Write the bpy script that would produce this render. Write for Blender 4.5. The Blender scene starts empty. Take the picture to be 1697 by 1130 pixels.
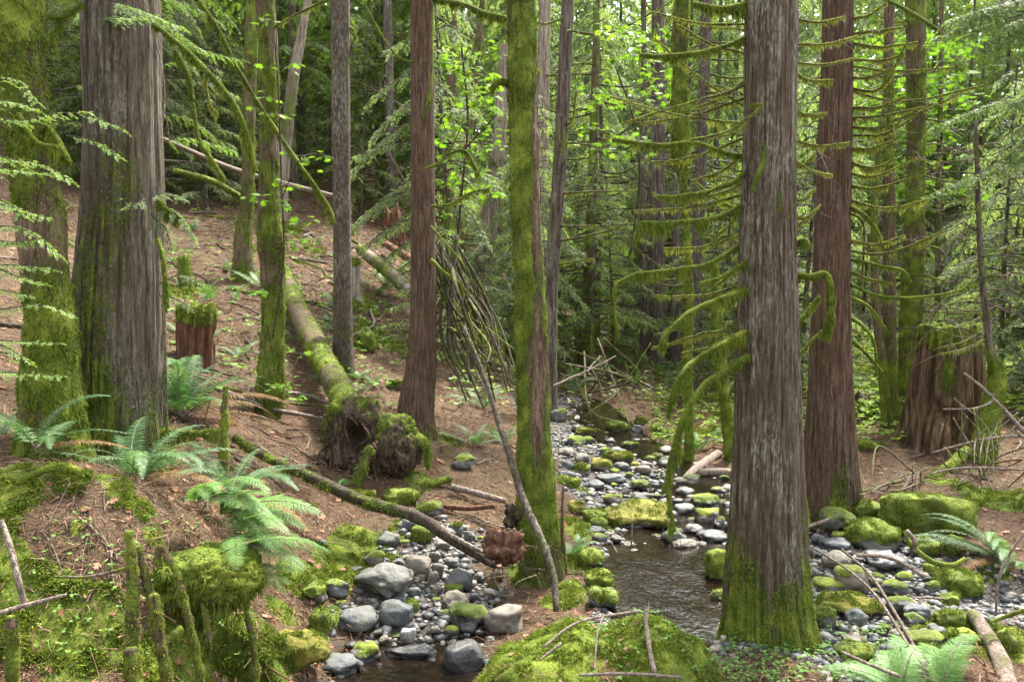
import bpy, math, random
import numpy as np
from mathutils import Vector, Matrix

# ------------------------------------------------------------------ camera, sky, sun, exposure
scene = bpy.context.scene
COL = scene.collection
FPX, W0, H0, HOR = 1332.0, 1697.0, 1130.0, 480.0
PITCH = math.atan((H0 / 2 - HOR) / FPX)
CAM = np.array([0.0, 0.0, 2.6])
cam_d = bpy.data.cameras.new('camera')
cam = bpy.data.objects.new('camera', cam_d)
COL.objects.link(cam)
cam.location = CAM
cam.rotation_euler = (math.pi / 2 - PITCH, 0, 0)
cam_d.sensor_width = 36.0
cam_d.lens = 36.0 * FPX / W0
cam_d.clip_end = 1000
cam_d.clip_start = 0.05
scene.camera = cam

world = bpy.data.worlds.new('World')
scene.world = world
world.use_nodes = True
SUN_EL, SUN_AZ = math.radians(58), math.radians(28)      # azimuth clockwise from +Y
nt = world.node_tree
nt.nodes.clear()
sky = nt.nodes.new('ShaderNodeTexSky')
sky.sky_type = 'NISHITA'
sky.sun_disc = False
sky.sun_elevation = SUN_EL
sky.sun_rotation = SUN_AZ
sky.air_density = 1.0
sky.dust_density = 2.5
bgn = nt.nodes.new('ShaderNodeBackground')
bgn.inputs['Strength'].default_value = 0.15
wo = nt.nodes.new('ShaderNodeOutputWorld')
hs = nt.nodes.new('ShaderNodeHueSaturation')
hs.inputs['Saturation'].default_value = 0.28
nt.links.new(sky.outputs[0], hs.inputs['Color'])
nt.links.new(hs.outputs[0], bgn.inputs[0])
nt.links.new(bgn.outputs[0], wo.inputs[0])

sun_d = bpy.data.lights.new('sun', 'SUN')
sun_d.energy = 3.2
sun_d.angle = math.radians(7)
sun_d.color = (1.0, 0.95, 0.86)
sun = bpy.data.objects.new('sun', sun_d)
COL.objects.link(sun)
sd = Vector((math.sin(SUN_AZ) * math.cos(SUN_EL), math.cos(SUN_AZ) * math.cos(SUN_EL), math.sin(SUN_EL)))
sun.rotation_euler = sd.to_track_quat('Z', 'Y').to_euler()
sun.location = (8, 20, 40)

scene.view_settings.view_transform = 'Standard'
scene.view_settings.look = 'None'
scene.view_settings.exposure = 2.58
scene.view_settings.gamma = 1.0
scene.view_settings.use_curve_mapping = False
scene.render.engine = 'CYCLES'
cy = scene.cycles
cy.max_bounces = 6
cy.diffuse_bounces = 4
cy.glossy_bounces = 2
cy.transmission_bounces = 4
cy.transparent_max_bounces = 4
cy.use_denoising = True
cy.sample_clamp_indirect = 6.0
cy.use_adaptive_sampling = True
cy.adaptive_threshold = 0.02
cy.caustics_reflective = False
cy.caustics_refractive = False

# ------------------------------------------------------------------ numeric helpers
R = np.random.default_rng(7)
UP = np.array([0.0, 0.0, 1.0])


def at(px, py, Y):
    u = (np.asarray(px, float) - W0 / 2) / FPX
    v = (H0 / 2 - np.asarray(py, float)) / FPX
    Y = np.asarray(Y, float)
    cp, sp = math.cos(PITCH), math.sin(PITCH)
    dy = cp + v * sp
    dz = -sp + v * cp
    k = Y / dy
    return np.stack(np.broadcast_arrays(CAM[0] + u * k, CAM[1] + Y, CAM[2] + dz * k), -1)


def project(p):
    d = np.asarray(p, float) - CAM
    cp, sp = math.cos(PITCH), math.sin(PITCH)
    f = d[..., 1] * cp - d[..., 2] * sp
    u = d[..., 0] / f
    v = (d[..., 1] * sp + d[..., 2] * cp) / f
    return W0 / 2 + u * FPX, H0 / 2 - v * FPX


def nrm(a):
    return a / np.maximum(np.linalg.norm(a, axis=-1, keepdims=True), 1e-9)


def _h(ix, iy, iz, seed):
    with np.errstate(over='ignore'):
        h = (ix.astype(np.uint32) * np.uint32(374761393) + iy.astype(np.uint32) * np.uint32(668265263)
             + iz.astype(np.uint32) * np.uint32(2147483647) + np.uint32((seed * 1274126177) & 0xffffffff))
        h = (h ^ (h >> np.uint32(13))) * np.uint32(1274126177)
        h = h ^ (h >> np.uint32(16))
        h = (h * np.uint32(2246822519)) ^ (h >> np.uint32(15))
    return (h & np.uint32(0xffffff)).astype(np.float64) / 8388607.5 - 1.0


def vn(p, seed=0):
    p = np.asarray(p, float)
    i = np.floor(p).astype(np.int64)
    f = p - i
    f = f * f * f * (f * (f * 6 - 15) + 10)
    x, y, z = i[..., 0], i[..., 1], i[..., 2]
    fx, fy, fz = f[..., 0], f[..., 1], f[..., 2]
    r = 0
    for a in (0, 1):
        for b in (0, 1):
            for c in (0, 1):
                w = (fx if a else 1 - fx) * (fy if b else 1 - fy) * (fz if c else 1 - fz)
                r = r + w * _h(x + a, y + b, z + c, seed)
    return r


def fbm(p, o=4, seed=0):
    p = np.asarray(p, float)
    s, a, t = 0, 1.0, 0
    for k in range(o):
        s = s + a * vn(p * (2.03 ** k) + 17.3 * k, seed + k)
        t += a
        a *= 0.5
    return s / t


def sst(e0, e1, x):
    t = np.clip((x - e0) / (e1 - e0), 0, 1)
    return t * t * (3 - 2 * t)


def spline(pts, n):
    """Catmull-Rom through pts (k,d), resampled to n points."""
    P = np.asarray(pts, float)
    if len(P) == 2:
        return P[0] + (P[1] - P[0]) * np.linspace(0, 1, n)[:, None]
    Q = np.vstack([2 * P[0] - P[1], P, 2 * P[-1] - P[-2]])
    seg = np.linalg.norm(np.diff(P, axis=0), axis=1)
    cum = np.concatenate([[0], np.cumsum(seg)])
    s = np.linspace(0, cum[-1], n)
    k = np.clip(np.searchsorted(cum, s, side='right') - 1, 0, len(P) - 2)
    t = ((s - cum[k]) / np.maximum(seg[k], 1e-9))[:, None]
    p0, p1, p2, p3 = Q[k], Q[k + 1], Q[k + 2], Q[k + 3]
    return 0.5 * (2 * p1 + (p2 - p0) * t + (2 * p0 - 5 * p1 + 4 * p2 - p3) * t * t + (3 * p1 - p0 - 3 * p2 + p3) * t ** 3)


class MB:
    """Collects faces of one mesh."""

    def __init__(s):
        s.v, s.f, s.m, s.a, s.n = [], [], [], [], 0

    def add(s, v, f, mat=0, attr=None):
        v = np.asarray(v, np.float32).reshape(-1, 3)
        f = np.asarray(f, np.int64)
        s.v.append(v)
        s.f.append(f + s.n)
        s.m.append(np.full(len(f), mat, np.int32))
        s.a.append(np.zeros(len(v), np.float32) if attr is None else np.asarray(attr, np.float32))
        s.n += len(v)
        return s

    def mesh(s, name, mats, origin=(0, 0, 0), smooth=True):
        me = bpy.data.meshes.new(name)
        v = np.concatenate(s.v) - np.asarray(origin, np.float32)
        me.vertices.add(len(v))
        me.vertices.foreach_set('co', v.astype(np.float32).ravel())
        lt = np.concatenate([np.full(len(f), f.shape[1], np.int32) for f in s.f])
        vi = np.concatenate([f.ravel() for f in s.f]).astype(np.int32)
        me.loops.add(len(vi))
        me.loops.foreach_set('vertex_index', vi)
        me.polygons.add(len(lt))
        me.polygons.foreach_set('loop_start', np.concatenate([[0], np.cumsum(lt)[:-1]]).astype(np.int32))
        if not isinstance(mats, (list, tuple)):
            mats = [mats]
        for m in mats:
            me.materials.append(m)
        me.polygons.foreach_set('material_index', np.concatenate(s.m))
        me.polygons.foreach_set('use_smooth', np.full(len(lt), smooth))
        at_ = me.attributes.new('moss', 'FLOAT', 'POINT')
        at_.data.foreach_set('value', np.concatenate(s.a))
        me.update(calc_edges=True)
        return me

    def build(s, name, mats, parent=None, origin=(0, 0, 0), smooth=True):
        me = s.mesh(name, mats, origin, smooth)
        o = bpy.data.objects.new(name, me)
        COL.objects.link(o)
        if parent is not None:
            o.parent = parent
        else:
            o.location = origin
        return o


def tag(o, label=None, cat=None, group=None, kind=None):
    if label:
        o['label'] = label
    if cat:
        o['category'] = cat
    if group:
        o['group'] = group
    if kind:
        o['kind'] = kind
    return o


def empty(name, loc, label, cat, group=None):
    o = bpy.data.objects.new(name, None)
    o.empty_display_size = 0.1
    COL.objects.link(o)
    o.location = loc
    return tag(o, label, cat, group)


def dup(root, loc, rz=0, sc=1.0, label=None, group=None, tilt=(0, 0)):
    r = root.copy()
    COL.objects.link(r)
    r.location = loc
    r.rotation_euler = (tilt[0], tilt[1], rz)
    r.scale = (sc, sc, sc) if np.isscalar(sc) else sc
    if label:
        r['label'] = label
    if group:
        r['group'] = group
    for ch in list(root.children):
        c = ch.copy()
        COL.objects.link(c)
        c.parent = r
        for g in ch.children:
            d = g.copy()
            COL.objects.link(d)
            d.parent = c
    return r


def tube(path, rad, sides=24, radial=None, cap=True):
    """One swept tube. radial(theta(1,s), pts(n,s,3), i(n,1)) multiplies the radius. Returns verts, quads, theta, row."""
    P = np.asarray(path, float)
    n = len(P)
    rad = np.broadcast_to(np.asarray(rad, float), (n,))
    T = nrm(np.gradient(P, axis=0))
    x = np.cross(T[0], [0.3, 1.0, 0.2] if abs(T[0][1]) < 0.9 else [1.0, 0.1, 0.2])
    x /= np.linalg.norm(x)
    X = np.zeros((n, 3))
    for i in range(n):
        x = x - T[i] * np.dot(x, T[i])
        x /= max(np.linalg.norm(x), 1e-9)
        X[i] = x
    Yv = np.cross(T, X)
    th = np.linspace(0, 2 * np.pi, sides, endpoint=False)
    c, s_ = np.cos(th)[None, :, None], np.sin(th)[None, :, None]
    D = X[:, None] * c + Yv[:, None] * s_
    r = rad[:, None] * np.ones((1, sides))
    if radial is not None:
        r = r * radial(th[None, :], P[:, None] + D * r[..., None], np.arange(n)[:, None])
    V = P[:, None] + D * r[..., None]
    i = np.arange(n - 1)[:, None] * sides
    j = np.arange(sides)[None, :]
    k = (j + 1) % sides
    Q = np.stack([i + j, i + k, i + sides + k, i + sides + j], -1).reshape(-1, 4)
    V = V.reshape(-1, 3)
    if cap:
        m = len(V)
        V = np.vstack([V, P[:1] - T[:1] * rad[0] * .15, P[-1:] + T[-1:] * rad[-1] * .3])
        jj, kk = j[0], k[0]
        b = np.stack([kk, jj, np.full(sides, m), np.full(sides, m)], -1)
        e = (n - 1) * sides
        t = np.stack([e + jj, e + kk, np.full(sides, m + 1), np.full(sides, m + 1)], -1)
        caps = np.vstack([b, t])[:, :3]
        return V, Q, caps
    return V, Q, None


def add_tube(mb, path, rad, sides=8, radial=None, mat=0, attr=None, cap=True):
    V, Q, C = tube(path, rad, sides, radial, cap)
    a = None if attr is None else attr(V)
    mb.add(V, Q, mat, a)
    if C is not None:
        o = mb.n - len(V)
        mb.f.append(C + o)
        mb.m.append(np.full(len(C), mat, np.int32))
    return V, Q


def tubes(mb, P, rad, sides=3, mat=0):
    """Many thin tubes: P (B,n,3), rad (B,n)."""
    B, n, _ = P.shape
    if B == 0:
        return
    T = nrm(np.gradient(P, axis=1))
    ref = np.where(np.abs(T[..., 2:3]) > 0.9, np.array([1.0, 0, 0]), UP)
    X = nrm(np.cross(T, ref))
    Yv = np.cross(T, X)
    th = np.linspace(0, 2 * np.pi, sides, endpoint=False)
    V = P[:, :, None] + (X[:, :, None] * np.cos(th)[:, None] + Yv[:, :, None] * np.sin(th)[:, None]) * rad[:, :, None, None]
    b = np.arange(B)[:, None, None] * (n * sides)
    i = np.arange(n - 1)[None, :, None] * sides
    j = np.arange(sides)[None, None, :]
    k = (j + 1) % sides
    Q = np.stack([b + i + j, b + i + k, b + i + sides + k, b + i + sides + j], -1).reshape(-1, 4)
    mb.add(V, Q, mat)


def diamonds(mb, P, D, S, L, Wd, mat=0, mid=0.45):
    """Leaf quads from P along D, spread along S."""
    L = np.asarray(L)[..., None] if not np.isscalar(L) else L
    Wd = np.asarray(Wd)[..., None] if not np.isscalar(Wd) else Wd
    V = np.stack([P, P + D * L * mid + S * Wd * .5, P + D * L, P + D * L * mid - S * Wd * .5], 1)
    n = len(P)
    mb.add(V, np.arange(n * 4).reshape(-1, 4), mat)


def blades(mb, P, D, L, Wd, mat=0, rng=R, bend=0.0):
    """Thin tapering moss strands; bend > 0 makes the tip droop."""
    n = len(P)
    S = nrm(np.cross(D, rng.normal(size=(n, 3))))
    L = np.broadcast_to(np.asarray(L, float), (n,))[:, None]
    Wd = np.broadcast_to(np.asarray(Wd, float), (n,))[:, None]
    M = P + D * L * .5
    E = M + nrm(D - UP * bend) * L * .5
    V = np.stack([P - S * Wd * .5, P + S * Wd * .5, M + S * Wd * .32, E, M - S * Wd * .32], 1)
    b = np.arange(n)[:, None] * 5
    mb.add(V, b + np.array([[0, 1, 2, 4]]), mat)
    o = mb.n - n * 5
    mb.f.append(b + o + np.array([[4, 2, 3]]))
    mb.m.append(np.full(n, mat, np.int32))


def sample(V, F, n, w=None, rng=R):
    """Random points with normals on quads/tris, weighted by area and per-vertex weight."""
    F = np.asarray(F)
    if F.shape[1] == 4:
        F = np.vstack([F[:, [0, 1, 2]], F[:, [0, 2, 3]]])
    A, B, C = V[F[:, 0]], V[F[:, 1]], V[F[:, 2]]
    N = np.cross(B - A, C - A)
    ar = np.linalg.norm(N, axis=1)
    p = ar.copy()
    if w is not None:
        p = p * w[F].mean(1)
    if p.sum() <= 0:
        return np.zeros((0, 3)), np.zeros((0, 3)), 0.0
    tot = p.sum() / 2
    i = rng.choice(len(F), n, p=p / p.sum())
    u, v = rng.random(n), rng.random(n)
    fl = u + v > 1
    u[fl], v[fl] = 1 - u[fl], 1 - v[fl]
    return A[i] + (B[i] - A[i]) * u[:, None] + (C[i] - A[i]) * v[:, None], nrm(N[i]), tot


# unit icospheres
def _ico(sub):
    import bmesh
    bm = bmesh.new()
    bmesh.ops.create_icosphere(bm, subdivisions=sub, radius=1.0)
    bm.verts.ensure_lookup_table()
    V = np.array([v.co[:] for v in bm.verts])
    F = np.array([[v.index for v in f.verts] for f in bm.faces])
    bm.free()
    return V, F


ICO = {k: _ico(k) for k in (1, 2, 3, 4, 5)}


# ------------------------------------------------------------------ materials
def mat_new(name):
    m = bpy.data.materials.new(name)
    m.use_nodes = True
    m.node_tree.nodes.clear()
    return m, m.node_tree


class NT:
    def __init__(s, name):
        s.m, s.t = mat_new(name)
        s.out = s.n('ShaderNodeOutputMaterial')

    def n(s, typ, **kw):
        nd = s.t.nodes.new(typ)
        for k, v in kw.items():
            if k in nd.inputs:
                nd.inputs[k].default_value = v
            else:
                setattr(nd, k, v)
        return nd

    def l(s, a, b):
        s.t.links.new(a, b)

    def noise(s, vec, scale, detail=4, rough=0.55, dist=0.0):
        nd = s.n('ShaderNodeTexNoise', Scale=scale, Detail=detail, Roughness=rough, Distortion=dist)
        s.l(vec, nd.inputs['Vector'])
        return nd.outputs['Fac']

    def ramp(s, fac, stops):
        nd = s.n('ShaderNodeValToRGB')
        e = nd.color_ramp.elements
        while len(e) < len(stops):
            e.new(0.5)
        for el, (p, c) in zip(e, stops):
            el.position = p
            el.color = (c, c, c, 1) if np.isscalar(c) else (*c, 1)
        s.l(fac, nd.inputs['Fac'])
        return nd.outputs['Color']

    def mix(s, fac, a, b, typ='MIX'):
        nd = s.n('ShaderNodeMix', data_type='RGBA', blend_type=typ)
        for x, i in ((fac, 0), (a, 6), (b, 7)):
            if hasattr(x, 'is_output'):
                s.l(x, nd.inputs[i])
            else:
                nd.inputs[i].default_value = x if np.isscalar(x) else (*x, 1)
        return nd.outputs[2]

    def math(s, op, a, b=0.0, clamp=False):
        nd = s.n('ShaderNodeMath', operation=op, use_clamp=clamp)
        for x, i in ((a, 0), (b, 1)):
            if hasattr(x, 'is_output'):
                s.l(x, nd.inputs[i])
            else:
                nd.inputs[i].default_value = x
        return nd.outputs[0]

    def coords(s, scale=(1, 1, 1), kind='Object'):
        tc = s.n('ShaderNodeTexCoord')
        mp = s.n('ShaderNodeMapping')
        mp.inputs['Scale'].default_value = scale
        s.l(tc.outputs[kind], mp.inputs['Vector'])
        return mp.outputs[0]

    def attr(s, name='moss'):
        return s.n('ShaderNodeAttribute', attribute_name=name).outputs['Fac']

    def bump(s, h, strength=0.6, dist=0.02):
        nd = s.n('ShaderNodeBump', Strength=strength, Distance=dist)
        s.l(h, nd.inputs['Height'])
        return nd.outputs[0]

    def bsdf(s, color, rough=0.8, normal=None, spec=0.3, **kw):
        p = s.n('ShaderNodeBsdfPrincipled')
        for x, i in ((color, 'Base Color'), (rough, 'Roughness'), (spec, 'Specular IOR Level')):
            if hasattr(x, 'is_output'):
                s.l(x, p.inputs[i])
            else:
                p.inputs[i].default_value = x if np.isscalar(x) else (*x, 1)
        if normal is not None:
            s.l(normal, p.inputs['Normal'])
        for k, v in kw.items():
            p.inputs[k].default_value = v
        return p.outputs[0]

    def done(s, sh):
        s.l(sh, s.out.inputs['Surface'])
        return s.m


MOSS_D, MOSS_M, MOSS_L = (0.034, 0.052, 0.007), (0.095, 0.132, 0.013), (0.20, 0.235, 0.03)


def moss_color(t, co, dark=MOSS_D, mid=MOSS_M, light=MOSS_L):
    a = t.noise(co, 5.0, 4)
    b = t.noise(co, 60.0, 3)
    f = t.math('ADD', t.math('MULTIPLY', a, 0.6), t.math('MULTIPLY', b, 0.4))
    c = t.ramp(f, [(0.36, dark), (0.5, mid), (0.64, light)])
    return t.mix(t.ramp(t.noise(co, 2.3, 4, 0.6), [(0.52, 0.0), (0.7, 0.5)]), c, (0.085, 0.075, 0.02))


def leafmat(name, stops, transl=0.35, rough=0.6, spec=0.12):
    """Leaf: colour varies from leaf to leaf; light passes through."""
    t = NT(name)
    g = t.n('ShaderNodeNewGeometry')
    oi = t.n('ShaderNodeObjectInfo')
    f = t.math('ADD', t.math('MULTIPLY', g.outputs['Random Per Island'], 0.65), t.math('MULTIPLY', oi.outputs['Random'], 0.35))
    c = t.ramp(f, stops)
    p = t.bsdf(c, rough, None, spec)
    tr = t.n('ShaderNodeBsdfTranslucent')
    c2 = t.mix(1.0, c, (1.25, 1.35, 0.68), 'MULTIPLY')
    t.l(c2, tr.inputs['Color'])
    mx = t.n('ShaderNodeMixShader', Fac=transl)
    t.l(p, mx.inputs[1])
    t.l(tr.outputs[0], mx.inputs[2])
    return t.done(mx.outputs[0])


def barkmat(name, dark, mid, light, lichen=0.0, sc=30, zs=0.075, moss=1.0, bump=0.9, mcol=None, lich_col=(0.27, 0.285, 0.215)):
    t = NT(name)
    co = t.coords((1, 1, zs))
    cf = t.coords()
    f1 = t.noise(co, sc * 1.35, 5, 0.62, 0.4)
    f2 = t.noise(cf, 7, 4)
    f3 = t.noise(t.coords((1, 1, zs * 3)), sc * 3.3, 3)
    h = t.math('ADD', t.math('MULTIPLY', f1, 0.7), t.math('MULTIPLY', f3, 0.3))
    c = t.ramp(h, [(0.38, dark), (0.45, tuple(x * .5 + y * .5 for x, y in zip(dark, mid))), (0.50, mid), (0.62, light)])
    c = t.mix(t.ramp(f2, [(0.35, 0.0), (0.7, 0.55)]), c, t.mix(0.5, mid, dark))
    if lichen:
        lf = t.noise(t.coords((1, 1, 0.3)), 4.2, 3, 0.6, 0.6)
        lg = t.noise(t.coords((1, 1, 0.22)), 62, 4, 0.65)
        lm = t.math('MULTIPLY', t.ramp(lf, [(0.47, 0.0), (0.60, 1.0)]), t.ramp(lg, [(0.47, 0.0), (0.56, 1.0)]))
        lm = t.math('MULTIPLY', lm, t.ramp(h, [(0.42, 0.0), (0.52, 1.0)]))
        c = t.mix(t.math('MULTIPLY', lm, lichen), c, lich_col)
    mn = t.noise(cf, 55, 4, 0.7)
    m_ = t.math('ADD', t.attr(), t.math('MULTIPLY', t.math('SUBTRACT', mn, 0.5), 1.3))
    m_ = t.math('ADD', m_, t.math('MULTIPLY', t.math('SUBTRACT', h, 0.5), 1.6))
    mk = t.math('MULTIPLY', t.ramp(m_, [(0.42, 0.0), (0.62, 1.0)]), moss)
    mc = moss_color(t, cf) if mcol is None else moss_color(t, cf, *mcol)
    c = t.mix(mk, c, mc)
    hh = t.math('ADD', h, t.math('MULTIPLY', t.math('MULTIPLY', mn, mk), 0.7))
    return t.done(t.bsdf(c, 0.88, t.bump(hh, bump, 0.03), 0.2))


def stonemat(name, a, b, rough=0.6, spec=0.4, cap=(0.35, 0.75), mossy=True, moss3=(MOSS_D, MOSS_M, MOSS_L)):
    t = NT(name)
    oi = t.n('ShaderNodeObjectInfo')
    ad = t.n('ShaderNodeVectorMath', operation='ADD')
    co = t.coords()
    t.l(co, ad.inputs[0])
    t.l(oi.outputs['Location'], ad.inputs[1])
    co = ad.outputs[0]
    f = t.noise(co, 9, 6, 0.65)
    sp = t.noise(co, 120, 3, 0.7)
    c = t.mix(t.ramp(f, [(0.36, 0.0), (0.64, 1.0)]), a, b)
    c = t.mix(t.ramp(t.noise(co, 3.1, 4), [(0.5, 0.0), (0.7, 0.5)]), c, (0.10, 0.085, 0.05))
    c = t.mix(t.ramp(sp, [(0.35, 0.45), (0.5, 0.0), (0.66, 0.0)]), c, (0.02, 0.02, 0.02))
    c = t.mix(t.ramp(sp, [(0.6, 0.0), (0.75, 0.35)]), c, (0.5, 0.5, 0.46))
    c = t.mix(t.math('MULTIPLY', oi.outputs['Random'], 0.35), c, t.mix(0.5, a, (0.10, 0.09, 0.07)))
    bh = t.math('ADD', f, t.math('MULTIPLY', sp, 0.25))
    rg = rough
    if mossy:
        mn = t.math('ADD', t.math('MULTIPLY', t.noise(co, 30, 5, 0.7), .5), t.math('MULTIPLY', t.noise(co, 9, 4, 0.6), .5))
        m_ = t.math('ADD', t.attr(), t.math('MULTIPLY', t.math('SUBTRACT', mn, 0.5), 2.6))
        mk = t.ramp(m_, [(0.42, 0.0), (0.6, 1.0)])
        c = t.mix(mk, c, moss_color(t, co, *moss3))
        rg = t.mix(mk, (rough,) * 3, (0.95,) * 3)
        bh = t.math('ADD', bh, t.math('MULTIPLY', t.math('MULTIPLY', mn, mk), 1.5))
    wt = t.attr('wet')
    c = t.mix(wt, c, t.mix(1.0, c, (0.30, 0.28, 0.26), 'MULTIPLY'))
    if not hasattr(rg, 'is_output'):
        rg = t.mix(0.0, (rg,) * 3, (rg,) * 3)
    rg = t.mix(wt, rg, (0.22,) * 3)
    return t.done(t.bsdf(c, rg, t.bump(bh, 0.9, 0.025), spec))


M = {}
M['cedar'] = barkmat('cedar bark', (0.027, 0.019, 0.012), (0.077, 0.058, 0.038), (0.150, 0.120, 0.084), lichen=0.55)
M['cedar_left'] = barkmat('grey cedar bark', (0.030, 0.023, 0.015), (0.090, 0.072, 0.049), (0.175, 0.148, 0.106), lichen=0.45, sc=26)
M['cedar_red'] = barkmat('red cedar bark', (0.026, 0.014, 0.008), (0.078, 0.046, 0.028), (0.14, 0.092, 0.060), lichen=0.12, sc=34)
M['hemlock'] = barkmat('hemlock bark', (0.024, 0.018, 0.012), (0.075, 0.058, 0.043), (0.16, 0.13, 0.10), lichen=0.45, sc=26, zs=0.35)
M['mossbark'] = barkmat('mossy bark', (0.03, 0.02, 0.012), (0.11, 0.075, 0.045), (0.20, 0.15, 0.10), sc=22, zs=0.15)
M['far_bark'] = barkmat('far bark', (0.025, 0.018, 0.013), (0.075, 0.055, 0.042), (0.16, 0.13, 0.105), lichen=0.5, sc=16, zs=0.1, bump=0.5)
M['snag'] = barkmat('weathered wood', (0.06, 0.045, 0.03), (0.21, 0.165, 0.12), (0.36, 0.31, 0.25), lichen=0.4, sc=20, zs=0.06)
M['stump'] = barkmat('stump wood', (0.016, 0.009, 0.004), (0.085, 0.053, 0.027), (0.19, 0.13, 0.075), sc=11, zs=0.04)
M['rot'] = barkmat('rotten red wood', (0.04, 0.016, 0.008), (0.115, 0.052, 0.028), (0.22, 0.125, 0.075), sc=14, zs=0.15)
M['stick'] = barkmat('dead stick', (0.06, 0.045, 0.033), (0.17, 0.13, 0.10), (0.34, 0.29, 0.24), sc=40, zs=0.3)
M['darkstick'] = barkmat('dark dead branch', (0.018, 0.013, 0.009), (0.055, 0.04, 0.028), (0.11, 0.085, 0.06), sc=40, zs=0.3)
M['stump_red'] = barkmat('torn stump wood', (0.03, 0.014, 0.008), (0.085, 0.042, 0.024), (0.19, 0.095, 0.05), sc=13, zs=0.08)
M['root'] = barkmat('root wood', (0.014, 0.009, 0.006), (0.06, 0.04, 0.026), (0.16, 0.12, 0.08), sc=14, zs=0.5)

t = NT('moss')
g_ = t.n('ShaderNodeNewGeometry')
mco = t.coords()
cA = moss_color(t, mco)
cB = t.ramp(g_.outputs['Random Per Island'], [(0.0, (0.030, 0.050, 0.007)), (0.5, (0.10, 0.145, 0.015)), (1.0, (0.26, 0.31, 0.045))])
cM = t.mix(0.5, cA, cB)
pb = t.bsdf(cM, 0.8, None, 0.1)
trn = t.n('ShaderNodeBsdfTranslucent')
t.l(cM, trn.inputs['Color'])
mxs = t.n('ShaderNodeMixShader', Fac=0.3)
t.l(pb, mxs.inputs[1])
t.l(trn.outputs[0], mxs.inputs[2])
M['moss'] = t.done(mxs.outputs[0])
M['hang'] = leafmat('hanging moss', [(0.0, (0.09, 0.10, 0.02)), (0.5, (0.18, 0.195, 0.04)), (1.0, (0.31, 0.33, 0.09))], 0.35, 0.9, 0.05)

M['post_moss'] = leafmat('pale furry moss', [(0.0, (0.07, 0.075, 0.018)), (0.5, (0.15, 0.16, 0.035)), (1.0, (0.30, 0.30, 0.09))], 0.3, 0.9, 0.05)
M['conifer'] = leafmat('conifer needles', [(0.0, (0.05, 0.085, 0.022)), (0.5, (0.10, 0.155, 0.04)), (1.0, (0.19, 0.25, 0.07))], 0.5)
M['cedarleaf'] = leafmat('cedar sprays', [(0.0, (0.09, 0.125, 0.055)), (0.5, (0.15, 0.20, 0.09)), (1.0, (0.26, 0.31, 0.15))], 0.5)
M['sunleaf'] = leafmat('sunlit needles', [(0.0, (0.09, 0.14, 0.02)), (0.5, (0.16, 0.24, 0.035)), (1.0, (0.28, 0.36, 0.06))], 0.5)  # sunlit look put into the leaf colour, brighter and yellower than conifer needles
M['hemleaf'] = leafmat('hemlock sprays', [(0.0, (0.08, 0.14, 0.035)), (0.5, (0.14, 0.22, 0.055)), (1.0, (0.23, 0.32, 0.10))], 0.4)
M['maple'] = leafmat('maple leaves', [(0.0, (0.065, 0.135, 0.016)), (0.5, (0.12, 0.215, 0.024)), (1.0, (0.21, 0.31, 0.04))], 0.42)
M['fern'] = leafmat('sword fern', [(0.0, (0.035, 0.085, 0.028)), (0.5, (0.065, 0.14, 0.046)), (1.0, (0.125, 0.22, 0.08))], 0.3, 0.5, 0.22)
M['deadfern'] = leafmat('dead fern', [(0.0, (0.09, 0.05, 0.022)), (0.5, (0.17, 0.10, 0.045)), (1.0, (0.26, 0.17, 0.08))], 0.25, 0.8, 0.1)
M['ladyfern'] = leafmat('lady fern', [(0.0, (0.075, 0.155, 0.04)), (0.5, (0.125, 0.235, 0.065)), (1.0, (0.20, 0.32, 0.10))], 0.4, 0.5, 0.2)
M['herb'] = leafmat('herb leaves', [(0.0, (0.06, 0.13, 0.03)), (0.5, (0.12, 0.22, 0.05)), (1.0, (0.22, 0.34, 0.08))], 0.4)
M['farleaf'] = leafmat('far canopy', [(0.0, (0.08, 0.12, 0.055)), (0.4, (0.15, 0.21, 0.09)), (0.75, (0.22, 0.29, 0.12)), (1.0, (0.33, 0.39, 0.18))], 0.5)
M['deadleaf'] = leafmat('dead leaves', [(0.0, (0.10, 0.045, 0.025)), (0.5, (0.22, 0.105, 0.06)), (1.0, (0.40, 0.24, 0.15))], 0.15, 0.7)
M['litter'] = leafmat('needle litter', [(0.0, (0.065, 0.036, 0.02)), (0.45, (0.165, 0.098, 0.056)), (0.8, (0.28, 0.195, 0.125)), (1.0, (0.46, 0.38, 0.29))], 0.05, 0.8, 0.15)

M['stone_grey'] = stonemat('grey stone', (0.040, 0.042, 0.038), (0.125, 0.125, 0.108))
M['stone_blue'] = stonemat('blue-grey stone', (0.032, 0.038, 0.040), (0.092, 0.104, 0.103))
M['stone_tan'] = stonemat('tan stone', (0.095, 0.08, 0.055), (0.21, 0.18, 0.13))
M['stone_dark'] = stonemat('wet dark stone', (0.012, 0.014, 0.016), (0.045, 0.05, 0.053), rough=0.22, spec=0.6)
M['stone_white'] = stonemat('pale stone', (0.26, 0.265, 0.24), (0.46, 0.455, 0.42), mossy=False)
M['stone_brown'] = stonemat('brown-grey stone', (0.07, 0.058, 0.045), (0.18, 0.155, 0.12))
M['stone_moss'] = stonemat('moss-grown stone', (0.05, 0.05, 0.045), (0.12, 0.115, 0.10))
M['stone_moss_yellow'] = stonemat('yellow moss-grown stone', (0.05, 0.05, 0.045), (0.12, 0.115, 0.10),
                                  moss3=((0.075, 0.065, 0.012), (0.15, 0.14, 0.02), (0.26, 0.24, 0.05)))
t = NT('pebbles')
g_ = t.n('ShaderNodeNewGeometry')
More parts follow.
